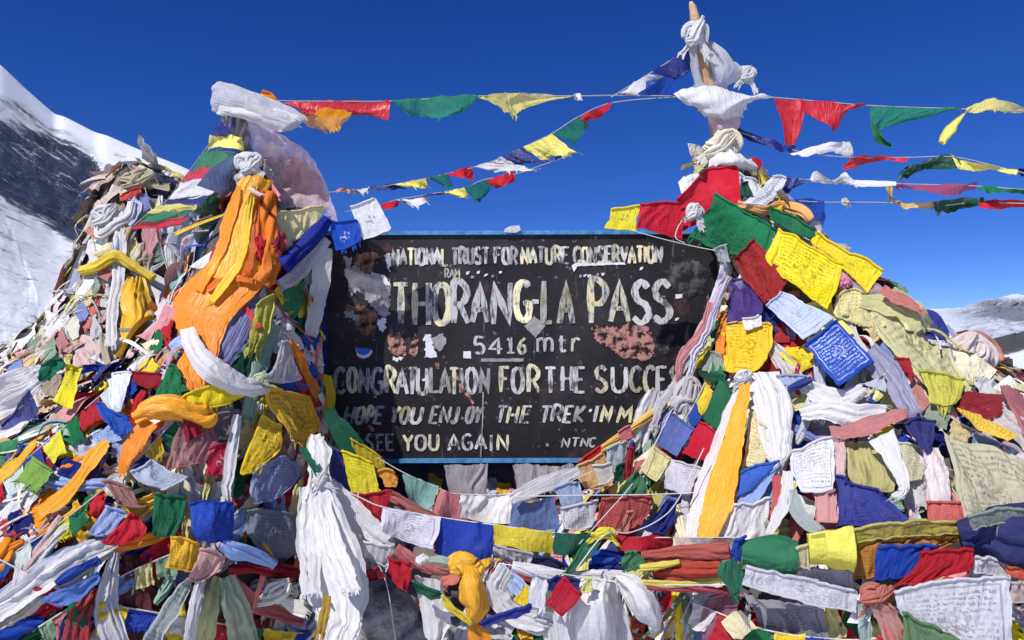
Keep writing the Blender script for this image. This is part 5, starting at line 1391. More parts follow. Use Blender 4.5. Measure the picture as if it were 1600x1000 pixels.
fl("white sheet", "below the pale blue flag above the green roll", (.78, .75, .75), [[(1146, 790), (1180, 786), (1204, 778)], [(1130, 815), (1168, 815), (1200, 812)], [(1116, 838), (1160, 842), (1206, 840)]], layer=6, d=2.2)
fl("white printed sheet", "in the middle of the right heap", (.70, .69, .72), [[(1236, 706), (1268, 694), (1302, 682)], [(1236, 734), (1268, 728), (1302, 722)], [(1252, 766), (1278, 768), (1304, 764)]], "print", layer=8, amp=.008)
scarf("coral pink scarf", "stretched above the white printed sheet", (.55, .20, .19), [(1298, 676, 16), (1330, 672, 24), (1370, 660, 26), (1416, 646, 16)], layer=8, amp=.01, axis='v')
scarf("white crumpled scarf", "above the coral pink scarf", W, [(1252, 648, 22), (1290, 640, 34), (1336, 648, 36), (1384, 646, 24)], "plain", layer=6, amp=.022, freq=3)
scarf("white folded scarf", "under the pale blue printed flag's lower corner", (.76, .73, .73), [(1246, 596, 18), (1280, 616, 30), (1320, 622, 28), (1350, 606, 18)], layer=5, amp=.02, freq=3)
fl("pale slate flag", "left under the royal blue white printed flag", (.34, .38, .58), [[(1214, 588), (1240, 588), (1262, 590)], [(1226, 602), (1246, 604), (1262, 598)]], layer=6)
roll("navy narrow roll", "below the pale slate flag", (.03, .05, .24), [(1232, 610, 8), (1250, 600, 11), (1268, 592, 8)], layer=7)
scarf("slate crumpled scarf", "right of the royal blue white printed flag", (.30, .29, .42), [(1356, 548, 28), (1386, 580, 36), (1408, 614, 34), (1428, 648, 22)], layer=6, amp=.022)
fl("dark red scrap", "between the slate scarf and the olive scarf", (.40, .02, .03), [[(1398, 562), (1420, 562)], [(1412, 580), (1432, 588)]], layer=7)
fl("navy triangle flag", "above the pinkish white fringe of the right heap", (.03, .035, .16), [[(1412, 662), (1436, 654), (1462, 656)], [(1426, 684), (1444, 682), (1460, 676)], [(1444, 704), (1450, 706), (1456, 702)]], layer=8)
fl("pale grey triangle", "left of the slate crumpled scarf", (.50, .52, .60), [[(1378, 586), (1382, 584)], [(1350, 600), (1382, 612)]], layer=8)
scarf("white bent scarf", "hanging below the coral pink scarf", W, [(1378, 680, 44), (1396, 714, 30), (1408, 744, 22), (1412, 768, 16), (1396, 776, 12)], "plain", layer=7, amp=.014)
scarf("pinkish white fringed scarf", "hanging under the navy triangle flag", (.74, .64, .64), [(1454, 700, 26), (1462, 740, 38), (1464, 788, 44)], layer=7, amp=.024, freq=5)
fl("coral red flag", "below the pinkish white fringed scarf", (.58, .12, .11), [[(1447, 784), (1474, 785), (1500, 786)], [(1450, 804), (1476, 806), (1506, 808)], [(1452, 822), (1480, 824), (1510, 820)]], layer=8, amp=.008)
scarf("wide olive net scarf", "hanging at the right border", (.50, .47, .33), [[(1466, 668), (1500, 690), (1560, 700), (1620, 730)], [(1484, 710), (1520, 730), (1570, 745), (1620, 770)], [(1496, 760), (1530, 778), (1580, 785), (1620, 800)], [(1504, 808), (1540, 815), (1580, 815), (1620, 820)]], "print", layer=5, amp=.022, freq=4)
fl("greenish olive cloth", "hanging left of the white bent scarf", (.46, .42, .18), [[(1318, 690), (1350, 690), (1376, 694)], [(1322, 730), (1354, 732), (1400, 736)], [(1334, 760), (1362, 764), (1396, 766)]], layer=4, amp=.022)
scarf("pink strip", "right beside the white printed sheet", PP, [(1312, 688, 18), (1314, 715, 20), (1312, 744, 16)], layer=7)
fl("pale olive flag", "behind the white bent scarf", (.54, .51, .36), [[(1400, 690), (1440, 696)], [(1404, 724), (1444, 728)], [(1410, 752), (1440, 750)]], layer=4, amp=.02)
fl("indigo flag", "spread below the white bent scarf", (.035, .045, .25), [[(1304, 740), (1336, 756), (1372, 766)], [(1306, 780), (1346, 784), (1396, 784)], [(1308, 820), (1356, 820), (1418, 814)]], layer=7, amp=.016)
scarf("grey looping scarf", "left of the indigo flag", (.36, .40, .40), [(1238, 764, 14), (1244, 795, 22), (1262, 818, 22), (1284, 830, 14)], layer=8)
fl("salmon pink flag", "inside the grey loop left of the indigo flag", (.60, .30, .28), [[(1272, 774), (1304, 764)], [(1278, 800), (1310, 796)], [(1280, 816), (1310, 818)]], layer=7)
scarf("scarlet lined scarf", "between the pale blue flag and the grey loop", (.55, .10, .09), [(1212, 742, 12), (1216, 772, 18), (1206, 804, 12)], layer=7)
scarf("white strip", "between the scarlet lined scarf and the grey loop", W, [(1232, 736, 16), (1230, 770, 20), (1216, 806, 20), (1200, 836, 14)], layer=8)
scarf("grey printed net cloth", "hanging below the wide white strip at the bottom right", (.26, .25, .28), [[(1160, 928), (1220, 940), (1288, 950)], [(1180, 960), (1230, 970), (1290, 975)], [(1190, 1010), (1235, 1010), (1295, 1010)]], "print", layer=4, amp=.014)
fl("mauve sheer cloth", "left of the cream scrap at the bottom", (.40, .16, .22), [[(1110, 936), (1136, 926), (1160, 930)], [(1096, 965), (1124, 970), (1150, 960)], [(1098, 1005), (1130, 1008), (1160, 1000)]], "gauze", layer=5)
fl("cream scrap with cut corners", "lying on the mauve sheer cloth at the bottom", (.78, .70, .42), [[(1128, 972), (1142, 958), (1158, 955)], [(1136, 986), (1156, 980), (1182, 978)], [(1148, 998), (1162, 996), (1176, 986)]], layer=8, amp=.004, sleeve=False)
roll("green rolled flag", "at the left of the thick front string", (.03, .17, .085), [(1160, 864, 40), (1185, 866, 48), (1215, 868, 52), (1246, 872, 46)], d=(2.06, 2.02), lobes=3, turns=.2, rough=.06)
roll("lemon rolled flag", "right of the green rolled flag on the thick front string", (.74, .68, .09), [(1264, 856, 58), (1290, 856, 62), (1316, 857, 62), (1334, 858, 60)], "print", d=(2.0, 1.98), lobes=3, turns=.1, rough=.05)
fl("small cream printed label flag", "between the green and the lemon rolls", (.6, .54, .34), [[(1244, 858), (1262, 852)], [(1250, 886), (1264, 888)]], "print", d=2.0)
fl("rusty orange printed net", "right of the lemon roll on the thick front string", (.46, .20, .04), [[(1330, 828), (1380, 826), (1440, 820), (1504, 818)], [(1330, 866), (1380, 860), (1440, 852), (1500, 846)], [(1334, 906), (1380, 898), (1400, 880), (1440, 868)]], "print", d=2.0, amp=.016)
fl("gold green net", "above the rusty orange printed net", (.50, .44, .10), [[(1310, 832), (1370, 820), (1430, 814), (1500, 816)], [(1320, 850), (1370, 842), (1430, 836), (1504, 834)]], "gauze", d=1.99, amp=.014)
fl("royal blue folded flag", "left of the folded red flag on the front string", (.010, .05, .36), [[(1372, 855), (1416, 852), (1468, 852)], [(1368, 880), (1405, 880), (1440, 876)], [(1366, 904), (1396, 904), (1424, 900)]], d=1.95, amp=.006)
fl("folded red flag", "right of the royal blue folded flag on the front string", (.46, .010, .02), [[(1438, 864), (1480, 860), (1523, 858)], [(1430, 886), (1478, 882), (1522, 876)], [(1396, 916), (1450, 906), (1520, 890)]], d=1.92, amp=.008)
roll("big navy bundle", "at the right end of the front string", (.025, .03, .12), [(1500, 840, 46), (1540, 836, 66), (1580, 836, 76), (1640, 838, 80)], d=(1.98, 1.92), lobes=5, turns=.4, rough=.12)
fl("greenish grey net", "draped over the big navy bundle", (.26, .30, .24), [[(1512, 808), (1560, 796), (1620, 798)], [(1520, 826), (1560, 818), (1620, 824)]], "gauze", d=1.9)
fl("long white folded flag with printed lines", "below the green rolled flag", (.66, .65, .69), [[(1168, 884), (1220, 896), (1280, 910), (1341, 924)], [(1164, 900), (1220, 914), (1280, 928), (1340, 942)], [(1160, 912), (1220, 930), (1280, 946), (1337, 957)]], "print", d=1.98, amp=.006)
fl("white printed flag", "showing behind the long white folded flag", (.62, .60, .66), [[(1244, 890), (1290, 890), (1334, 892)], [(1260, 908), (1296, 914), (1334, 922)]], "print", d=2.03)
fl("large white printed flag", "at the bottom right corner", (.66, .65, .69), [[(1396, 926), (1450, 912), (1520, 904), (1578, 902)], [(1402, 950), (1460, 950), (1520, 950), (1580, 950)], [(1420, 978), (1470, 990), (1530, 1000), (1584, 1006)], [(1470, 1020), (1500, 1030), (1540, 1036), (1590, 1040)]], "print", d=1.9, amp=.008)
fl("lilac grey flag", "under the folded red flag's right end", (.60, .58, .63), [[(1522, 870), (1550, 872), (1578, 884)], [(1522, 896), (1550, 900), (1580, 906)]], d=1.93)
fl("green striped cloth", "lapping the lower edge of the large white printed flag", (.12, .22, .10), [[(1410, 954), (1432, 970), (1470, 985)], [(1412, 985), (1440, 990), (1500, 1000)], [(1412, 1015), (1450, 1018), (1510, 1020)]], "print", d=1.87)
knot("coral knotted rag", "left of the large white printed flag", (.50, .17, .13), 1370, 930, 28, 18, d=1.97, folds=8)
scarf("salmon frayed tail", "hanging from the coral knotted rag", (.56, .28, .25), [(1372, 938, 24), (1388, 970, 34), (1402, 1010, 32)], d=1.96, amp=.016)
scarf("aqua pale strip", "hanging left of the salmon frayed tail", (.36, .50, .46), [(1350, 945, 16), (1352, 980, 22), (1350, 1015, 22)], d=1.98)
scarf("dark green tassel", "at the left end of the green rolled flag", (.012, .14, .07), [[(1126, 880), (1140, 872), (1156, 882)], [(1122, 896), (1142, 896), (1162, 900)], [(1136, 916), (1148, 918), (1160, 912)], [(1142, 926), (1147, 928), (1152, 926)]], d=2.0, amp=.014)
fl("royal blue strip", "between the dark green tassel and the green roll", B, [[(1146, 842), (1168, 840)], [(1142, 862), (1158, 880)]], d=2.05)
scarf("coral orange strip", "at the right border below the navy bundle", (.62, .10, .05), [(1574, 890, 12), (1600, 898, 16), (1630, 906, 16)], d=1.9)
fl("pink grey rag", "at the right border beside the large white printed flag", (.5, .38, .36), [[(1580, 912), (1610, 908)], [(1582, 940), (1612, 940)]], d=1.9, amp=.016)

# ================================================================== flag strings and cloth between the heaps
MS = "prayer flag strings sagging below the sign"
flag_string("front string under the sign with lilac, blue, yellow and dark green flags", MS, [(520, 760), (560, 776), (598, 792), (686, 808), (772, 820), (865, 832), (960, 839), (1050, 840), (1160, 840)], [
    ("lilac white printed flag", (.66, .63, .72), [[(597, 792), (640, 800), (687, 809)], [(594, 815), (636, 825), (684, 834)], [(593, 830), (632, 846), (678, 858)]], "print", dict(amp=.008)),
    ("royal blue flag", (.012, .04, .33), [[(687, 809), (730, 815), (772, 820)], [(684, 838), (728, 845), (771, 848)], [(679, 866), (724, 872), (768, 873)]], "plain", dict(amp=.008)),
    ("yellow printed flag", (.62, .50, .03), [[(771, 819), (815, 825), (863, 830)], [(771, 836), (815, 842), (863, 848)], [(770, 850), (815, 857), (863, 866)]], "print", dict(amp=.006)),
    ("dark green flag", (.008, .08, .05), [[(865, 831), (900, 833), (936, 836)], [(864, 848), (900, 852), (932, 856)], [(865, 864), (896, 868), (926, 870)]], "plain", dict(amp=.008)),
    ("crimson flag", (.38, .010, .022), [[(960, 838), (1005, 838), (1052, 838)], [(962, 850), (1005, 852), (1052, 850)], [(964, 860), (1005, 862), (1048, 858)]], "plain", dict(amp=.007)),
    ("pale greyish pink flag", (.52, .42, .44), [[(1054, 840), (1100, 841), (1146, 842)], [(1056, 850), (1100, 852), (1146, 854)], [(1058, 864), (1100, 866), (1144, 866)]], "gauze", dict(amp=.01)),
], (2.42, 2.12), (.6, .58, .58), .0018)
flag_string("rear string under the sign with teal, pink and white flags", MS, [(590, 715), (630, 738), (688, 764), (718, 772), (800, 772), (868, 760), (930, 735)], [
    ("pale teal flag", TL, [[(630, 740), (660, 750), (687, 760)], [(632, 762), (656, 774), (680, 782)], [(636, 778), (652, 790), (672, 800)]], "plain", dict(amp=.008)),
    ("rose pink flag", (.56, .18, .21), [[(686, 764), (702, 768), (718, 772)], [(680, 785), (698, 792), (718, 794)], [(674, 802), (696, 812), (718, 814)]], "plain", dict(amp=.008)),
    ("white flag", (.80, .78, .76), [[(717, 773), (758, 774), (801, 772)], [(717, 792), (758, 796), (798, 796)], [(718, 808), (758, 816), (796, 818)]], "plain", dict(amp=.012, freq=3)),
    ("faded blue flag", (.14, .20, .42), [[(800, 776), (830, 786), (862, 772)], [(796, 800), (828, 806), (872, 800)], [(790, 824), (826, 828), (874, 828)]], "plain", dict(amp=.01)),
], (2.62, 2.62), (.6, .58, .58), .0018)
scarf("bright white sash", "rising right below the sign to the amber cord", (.71, .70, .71), [(798, 782, 20), (830, 766, 26), (868, 750, 26), (904, 734, 16)], "plain", d=(2.58, 2.62), amp=.01)
fl("pale blue lined flag", "hanging right below the bright white sash", (.36, .46, .66), [[(866, 764), (886, 756), (902, 752)], [(874, 782), (894, 778), (912, 774)], [(878, 796), (898, 794), (910, 790)]], "print", d=2.5, amp=.007)
fl("greyish white flag", "below the pale blue lined flag", (.60, .60, .64), [[(876, 794), (910, 788), (936, 780)], [(878, 812), (908, 812), (930, 806)], [(884, 824), (908, 826), (924, 822)]], d=2.46)
fl("peach printed flag", "where the amber cord leaves the sign's lower edge", (.70, .42, .20), [[(902, 728), (926, 716), (944, 706)], [(906, 750), (930, 744), (952, 736)], [(914, 764), (934, 764), (958, 756)]], "print", d=2.66, amp=.006)
fl("scarlet narrow flag", "on the amber cord at the sign's lower right edge", (.58, .02, .025), [[(902, 722), (920, 710), (938, 698)], [(906, 728), (924, 718), (940, 706)]], d=2.69, amp=.004)
fl("white printed square flag", "right of the peach printed flag", (.68, .66, .60), [[(926, 728), (940, 726), (954, 722)], [(932, 744), (946, 742), (958, 738)], [(936, 758), (950, 754), (962, 748)]], "print", d=2.6, amp=.005)
fl("pale aqua flag", "right of the peach flag below the amber cord", (.44, .54, .60), [[(946, 700), (966, 692), (980, 690)], [(950, 722), (966, 718), (982, 714)], [(958, 736), (968, 736), (978, 730)]], d=2.64)
fl("coral pink flag", "below the lowest end of the amber cord's middle", (.60, .16, .18), [[(966, 676), (984, 664)], [(972, 690), (992, 680)]], d=2.68)
fl("dark green scrap", "left of the faded yellow flag", GD, [[(962, 730), (976, 724)], [(958, 748), (974, 752)]], d=2.58)
fl("dark crimson scrap", "between the pale aqua flag and the faded yellow flag", (.30, .02, .03), [[(980, 700), (992, 700)], [(976, 728), (990, 735)], [(974, 748), (986, 752)]], d=2.56)
fl("green triangle flag", "under the faded yellow flag", (.06, .20, .10), [[(992, 738), (996, 736)], [(976, 756), (1010, 756)], [(964, 774), (1010, 774)]], d=2.44)
fl("coral red cloth", "spread in the gap under the green triangle flag", (.46, .08, .07), [[(940, 780), (980, 776), (1022, 776)], [(934, 802), (975, 804), (1016, 800)], [(930, 822), (965, 828), (1000, 824)]], d=2.42, amp=.014)
fl("salmon fold", "standing out of the coral red cloth", (.62, .22, .18), [[(978, 800), (988, 798)], [(970, 820), (984, 822)], [(966, 832), (982, 834)]], d=2.38)
fl("navy curved flag", "right of the coral red cloth", (.02, .03, .18), [[(1044, 780), (1060, 786)], [(1022, 806), (1050, 816)], [(1000, 826), (1040, 836)]], d=2.36)
scarf("bright green scarf", "crossing the front string under the yellow knot", (.010, .14, .06), [(936, 838, 18), (918, 858, 20), (900, 880, 16), (886, 896, 8)], d=2.16)
knot("bright yellow knot", "on the front string right of its dark green flag", (.80, .70, .05), 944, 834, 18, 9, d=2.16)
roll("royal blue rolled cloth", "in the stack under the front string's green flag", (.014, .07, .40), [(924, 872, 18), (948, 870, 22), (976, 870, 14)], d=2.2, lobes=3)
roll("navy rolled cloth", "below the royal blue roll in the stack", (.014, .03, .22), [(920, 886, 16), (946, 888, 18), (972, 888, 12)], d=2.2, lobes=3)
fl("green leaf shaped flag", "over the right end of the blue rolls", (.07, .22, .11), [[(976, 864), (998, 860)], [(968, 878), (1012, 878)], [(974, 892), (1020, 890)]], d=2.12)
roll("brick red printed roll", "stretching right from the green leaf shaped flag", (.40, .09, .07), [(1004, 870, 16), (1050, 866, 22), (1095, 864, 22), (1140, 860, 20)], d=(2.14, 2.06), lobes=4, turns=1)
roll("deep brick red roll", "below the brick red printed roll", (.38, .05, .03), [(1022, 898, 18), (1060, 892, 24), (1095, 890, 24), (1128, 886, 20)], d=(2.13, 2.06), lobes=4, turns=1)
roll("yellow thin twist", "between the two brick red rolls", (.74, .60, .10), [(1000, 888, 8), (1030, 884, 10), (1062, 878, 7)], d=2.09)
roll("pale yellow twist", "under the deep brick red roll", (.66, .56, .12), [(1004, 910, 8), (1050, 912, 10), (1100, 908, 10), (1130, 904, 8)], d=2.1)
knot("yellow and white knot", "left of the deep brick red roll", (.74, .66, .24), 1000, 898, 22, 10, d=2.12, folds=7)
roll("striped red and white string twist", "lowest under the brick red rolls", (.42, .06, .09), [(1010, 918, 8), (1060, 920, 9), (1110, 922, 10), (1150, 924, 8)], d=2.1, lobes=3, turns=5)
fl("grey folded flag", "under the front string's yellow flag", (.52, .50, .54), [[(768, 848), (800, 856), (836, 866)], [(772, 870), (800, 878), (826, 884)]], d=2.36)
fl("dark navy flag", "right of the grey folded flag", (.012, .02, .10), [[(832, 868), (864, 872), (884, 884)], [(828, 884), (858, 890), (880, 890)]], d=2.34)
roll("amber knotted scarf top", "tied to the strings in the middle foreground", (.85, .44, .012), [(702, 884, 20), (722, 880, 30), (740, 890, 28), (752, 880, 14)], "silk", d=2.22, lobes=4)
scarf("amber tied scarf", "hanging in the middle foreground below the strings", (.84, .40, .010), [(736, 890, 22), (738, 915, 40), (744, 942, 46), (742, 962, 28), (738, 976, 12)], "silk", d=2.2, amp=.013, freq=3.6, billow=.05, torn=0, crumple=.2)
scarf("orange scarf end", "flaring below the amber tied scarf", (.82, .30, .008), [(738, 972, 10), (744, 986, 26), (750, 1002, 40), (752, 1020, 44)], "silk", d=2.2, amp=.016)
scarf("white bag like scarf", "ballooning under the front strings", W, [[(902, 905), (925, 898), (950, 900), (962, 906)], [(884, 945), (912, 934), (945, 930), (966, 940)], [(880, 990), (912, 980), (948, 975), (966, 980)], [(890, 1040), (920, 1030), (950, 1030), (962, 1030)]], "silk", d=2.15, amp=.022, freq=2.2, billow=.07, crumple=.15)
scarf("white leaf shaped scarf end", "right half of the white balloon under the front strings", (.72, .71, .71), [(964, 902, 22), (988, 922, 46), (1008, 950, 48), (1022, 972, 30), (1020, 988, 10)], "silk", d=2.1, amp=.016, freq=2.2, billow=.04, torn=0)
scarf("white pleated scarf", "hanging between the two halves of the white balloon", (.62, .60, .63), [(962, 905, 16), (958, 945, 30), (966, 990, 40), (970, 1040, 40)], "silk", d=2.17, amp=.018, freq=3)
scarf("thin white streamer", "left of the white bag like scarf", W, [(884, 930, 10), (872, 960, 16), (880, 1000, 20), (890, 1030, 20)], "silk", d=2.1, amp=.012)
scarf("white hanging scarf loop", "left of the white bag like scarf", W, [(792, 890, 30), (776, 920, 32), (790, 950, 36), (830, 968, 38), (862, 980, 40), (870, 1020, 40)], "silk", d=2.2, amp=.02)
scarf("white narrow scarf", "between the white loop and the red square flag", (.76, .77, .84), [(846, 892, 26), (842, 920, 26), (838, 948, 24)], d=2.17, amp=.014)
roll("white cloth roll", "lying along the strings above the white bag", W, [(800, 884, 14), (850, 896, 20), (900, 902, 20), (950, 900, 22), (990, 900, 16)], "silk", d=2.18, lobes=4, turns=1)
fl("red square flag", "hanging before the white bag like scarf", (.50, .010, .03), [[(880, 904), (894, 916), (908, 930)], [(866, 922), (880, 936), (896, 946)], [(852, 942), (866, 952), (880, 964)]], d=2.06, amp=.006)
fl("navy scrap", "behind the top of the red square flag", (.02, .03, .17), [[(856, 906), (880, 902), (906, 908)], [(858, 922), (884, 924), (904, 922)]], d=2.1)
fl("small lemon scrap", "right of the red square flag", (.74, .70, .24), [[(914, 904), (922, 904)], [(908, 924), (928, 922)]], d=2.07)
fl("navy narrow flag", "slanting right of the amber scarf end", (.02, .03, .24), [[(748, 972), (790, 958), (832, 944)], [(752, 978), (792, 968), (830, 954)]], d=2.14, amp=.005)
fl("yellow narrow flag", "slanting into the amber scarf end from the left", (.74, .58, .03), [[(688, 930), (712, 950), (738, 974)], [(692, 944), (714, 960), (736, 978)]], d=2.18, amp=.005)
fl("dark green narrow flag", "left of the yellow narrow flag", (.02, .12, .06), [[(646, 906), (668, 916), (690, 928)], [(652, 926), (672, 934), (688, 936)]], d=2.24)
scarf("pale grey hanging cloth", "under the dark green narrow flag", (.66, .65, .66), [[(648, 900), (690, 906)], [(656, 945), (702, 950)], [(664, 990), (704, 970)], [(672, 1010), (690, 1006)]], "plain", d=2.3, amp=.016)
fl("deep red hanging flag", "left of the pale grey hanging cloth", (.46, .010, .025), [[(606, 872), (640, 880)], [(608, 900), (644, 900)], [(622, 918), (636, 926)]], d=2.26, amp=.016)
roll("pink and maroon twisted string", "crossing below the lilac and blue flags", (.44, .14, .14), [(618, 858, 18), (650, 878, 20), (690, 890, 18), (712, 884, 14)], d=2.3, lobes=5, turns=3)
knot("small white knot", "on the pink and maroon twisted string", W, 660, 874, 10, 8, d=2.22)
roll("pale green roll", "between the small white knot and the amber knot", (.34, .42, .33), [(668, 876, 12), (690, 876, 14), (712, 880, 12)], d=2.22, lobes=3)
fl("white sheer flag", "left under the front string's lilac flag", (.68, .66, .70), [[(552, 842), (580, 850), (618, 856)], [(560, 862), (585, 874), (608, 876)], [(575, 876), (596, 884), (606, 884)]], "gauze", d=2.34)
fl("dark crimson crumpled flag", "below the white sheer flag by the great white scarf", (.30, .02, .04), [[(568, 892), (592, 884)], [(576, 908), (604, 904)]], d=2.3, amp=.016)
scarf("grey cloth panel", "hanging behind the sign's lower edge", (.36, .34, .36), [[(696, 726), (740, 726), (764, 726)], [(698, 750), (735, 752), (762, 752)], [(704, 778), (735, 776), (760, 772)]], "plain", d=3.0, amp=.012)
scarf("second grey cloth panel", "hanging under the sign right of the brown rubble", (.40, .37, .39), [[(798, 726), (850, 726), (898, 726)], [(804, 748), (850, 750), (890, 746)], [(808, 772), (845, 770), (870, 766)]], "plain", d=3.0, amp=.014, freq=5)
scarf("faded rose rag", "between the bright red and the pale teal flags", (.5, .16, .14), [(606, 770, 14), (630, 786, 20), (658, 800, 18), (680, 810, 10)], d=2.46)
fl("small orange flag", "above the faded rose rag at the sign corner", (.85, .36, .04), [[(592, 736), (606, 732), (618, 738)], [(598, 748), (610, 748), (622, 750)], [(602, 758), (612, 760), (620, 760)]], d=2.52, amp=.012)

def cord(label, pts, d0, d1, col=(.72, .70, .70), r=.0016):
    c = catmull(np.array(pts, float), 40)
    tag(mesh_tube("cord", P(c[:, 0], c[:, 1], np.linspace(d0, d1, 40)), r, cloth_mat(col, "plain"), None, 6), label, "cord", "bare cords strung across the heaps")
cord("thin white cord running level below the sign's lower right corner", [(800, 776), (900, 774), (1000, 773), (1080, 770), (1150, 764)], 2.5, 2.3)
cord("thin white cord sagging from the orange pennant to the yellow knot", [(1100, 700), (1060, 780), (1030, 812), (985, 832), (944, 836), (900, 890)], 2.3, 2.1)
cord("thin pale cord slanting from the sign's right edge down to the front string", [(1050, 640), (1010, 720), (985, 760), (950, 800), (905, 850)], 2.66, 2.2)
cord("thin white cord stretched along the front below the red printed rolls", [(780, 880), (900, 900), (1000, 912), (1100, 914), (1170, 912)], 2.16, 2.05)
cord("pale cord hanging down from the left end of the front string", [(560, 770), (556, 830), (600, 900), (618, 1000)], 2.4, 2.3)
cord("thin white cord tied round the sign's right top corner", [(988, 360), (1030, 372), (1080, 384), (1120, 392)], 2.82, 2.8)
cord("short white cord dangling in front of the bright red flag", [(1066, 344), (1058, 358), (1056, 372), (1070, 380)], 2.78, 2.78)
scarf("reddish orange fold", "across the waist of the long orange scarf", (.84, .19, .006), [(322, 452, 6), (346, 440, 14), (372, 434, 12), (396, 440, 8)], "silk", layer=5.4, amp=.012, freq=2, crumple=.6, torn=0)
fl("small scarlet scrap", "caught on the middle of the long orange scarf", RE, [[(396, 372), (410, 366)], [(398, 386), (414, 382)], [(402, 396), (412, 392)]], layer=6.5, amp=.012, sleeve=False)
scarf("thin yellow streamer", "running down the front of the long orange scarf", (.90, .60, .02), [(398, 290, 8), (386, 340, 15), (380, 390, 14), (362, 430, 16), (330, 470, 12)], "silk", layer=6, amp=.012, freq=1.6)
scarf("dark orange streamer", "between the thin yellow streamer and the orange twist", (.72, .14, .004), [(408, 300, 6), (398, 350, 10), (394, 395, 10), (384, 425, 8)], "silk", layer=6, amp=.010, freq=1.6)
scarf("bright orange side fold", "down the left edge of the long orange scarf", (.90, .33, .006), [(374, 290, 10), (356, 345, 20), (342, 395, 18), (308, 452, 16)], "silk", layer=5.7, amp=.012, freq=2, torn=0)

for q, (lab, cl, col) in enumerate([
        ("thin lilac strip trailing beside the long twisted flag cord", [(1132, 440, 6), (1112, 500, 12), (1084, 560, 10), (1070, 600, 8)], WL),
        ("thin pink strip crossing the middle of the long twisted flag cord", [(1112, 470, 6), (1096, 515, 11), (1070, 548, 13), (1058, 590, 8)], PK),
        ("thin white strip fluttering off the lower end of the long twisted flag cord", [(1080, 560, 6), (1056, 600, 12), (1034, 628, 16), (1020, 668, 10)], W),
        ("thin yellow strip tucked above the pale grey cloth bulge", [(1108, 540, 6), (1082, 575, 11), (1060, 602, 9)], Y)]):
    scarf(lab, "", col, cl, "plain", d=2.68 + .01 * q, amp=.010, edge=3)

# strings of flags laid over the heaps
def heap_string(label, pts, which, lay, colours, size, drop, grp="prayer flag strings lying over the heaps"):
    SEED[0] += 1
    rs = random.Random(SEED[0])
    c = catmull(np.array(pts, float), 90)
    D = surf(c[:, 0], c[:, 1], which) - .025 - .013 * lay
    path = P(c[:, 0], c[:, 1], D)
    root = empty("prayer_flag_string", tuple(path[45]))
    tag(root, label, "prayer flags", grp)
    mesh_tube("cord", path, .0022, cloth_mat((.6, .58, .55), "plain"), root, 6)
    L = np.concatenate([[0], np.cumsum(np.hypot(*np.diff(c, axis=0).T))])
    s, k = rs.uniform(0, 12), rs.randrange(len(colours))
    while s + size * .6 < L[-1]:
        wd = size * rs.uniform(.75, 1.15)
        ii = [np.interp(min(s + wd * t, L[-1]), L, np.arange(90)) for t in (0, .5, 1)]
        top = [np.array([np.interp(i, np.arange(90), c[:, j]) for j in (0, 1)]) for i in ii]
        tang = top[2] - top[0]
        tang /= np.hypot(*tang) + 1e-6
        nrm = np.array([-tang[1], tang[0]])
        if nrm[1] < 0 or (abs(nrm[1]) < .3 and rs.random() < .5):
            nrm = -nrm
        hang = nrm * .75 + np.array([rs.uniform(-.45, .15), .55])
        hang /= np.hypot(*hang)
        dr = drop * rs.uniform(.6, 1.15)
        cr = rs.uniform(.55, 1.05)
        mid = (top[0] + top[2]) / 2
        row = lambda f, g: [tuple(mid + (q - mid) * (1 + (g - 1) * f) + hang * dr * f + np.array([rs.uniform(-3, 3), rs.uniform(-3, 3)]) * f) for q in top]
        col = tuple(min(.84, x * rs.uniform(.85, 1.05)) for x in colours[k % len(colours)])
        o, pos = mesh_cloth("flag", [[tuple(q) for q in top], row(.5, cr * .5 + .5), row(1, cr)], tuple(round(x, 2) if x > .1 else round(x, 3) for x in col), rs.choice(["print", "print", "plain"]), root, layer=lay + rs.uniform(-.3, .6), which=which, amp=rs.uniform(.006, .015), freq=rs.uniform(1.5, 3.5), axis=rs.choice("uvd"), crumple=rs.uniform(.4, 1), edge=2.5)
        if rs.random() < .5:
            fringe(o, pos, col, "plain", 6, .02)
        s += wd * rs.uniform(.98, 1.12)
        k += 1
FIVE = [(.02, .06, .38), (.70, .69, .70), (.54, .014, .028), (.014, .17, .065), (.84, .64, .03)]
FADE = [(.22, .30, .55), (.68, .66, .64), (.56, .22, .2), (.28, .40, .30), (.70, .60, .26)]
heap_string("bright flag string running down left past the thick white sash to the left border", [(262, 470), (216, 560), (120, 650), (0, 752), (-60, 800)], "near", 3.2, FIVE, 40, 36)
heap_string("bright flag string from the yellow leaf shaped flag down to the lower left corner", [(280, 650), (200, 730), (90, 820), (-40, 900)], "near", 3.0, FIVE, 42, 38)
heap_string("faded flag string from the amber printed flag down to the pale blue roll", [(440, 690), (380, 790), (300, 850), (190, 900), (60, 980)], "near", 3.6, FADE, 42, 40)
heap_string("faded flag string down the left edge of the far cairn", [(222, 288), (176, 380), (130, 470), (60, 548), (-20, 580)], "cairn", 4.5, FADE, 26, 24)
heap_string("faded flag string down the right side of the far cairn", [(226, 292), (250, 380), (268, 460), (262, 560)], "cairn", 4.5, FADE, 26, 24)
heap_string("faded flag string from the second yellow printed flag down the right shoulder", [(1340, 440), (1400, 540), (1470, 640), (1620, 720)], "near", 4.2, FADE, 42, 38)
heap_string("bright flag string from the royal blue white printed flag to the wide olive net", [(1262, 600), (1330, 640), (1430, 690), (1500, 780)], "near", 3.4, FIVE, 38, 34)
heap_string("bright flag string from the violet sheer flag down to the front string", [(1130, 510), (1096, 610), (1040, 700), (960, 800)], "near", 4.6, FIVE, 36, 32)
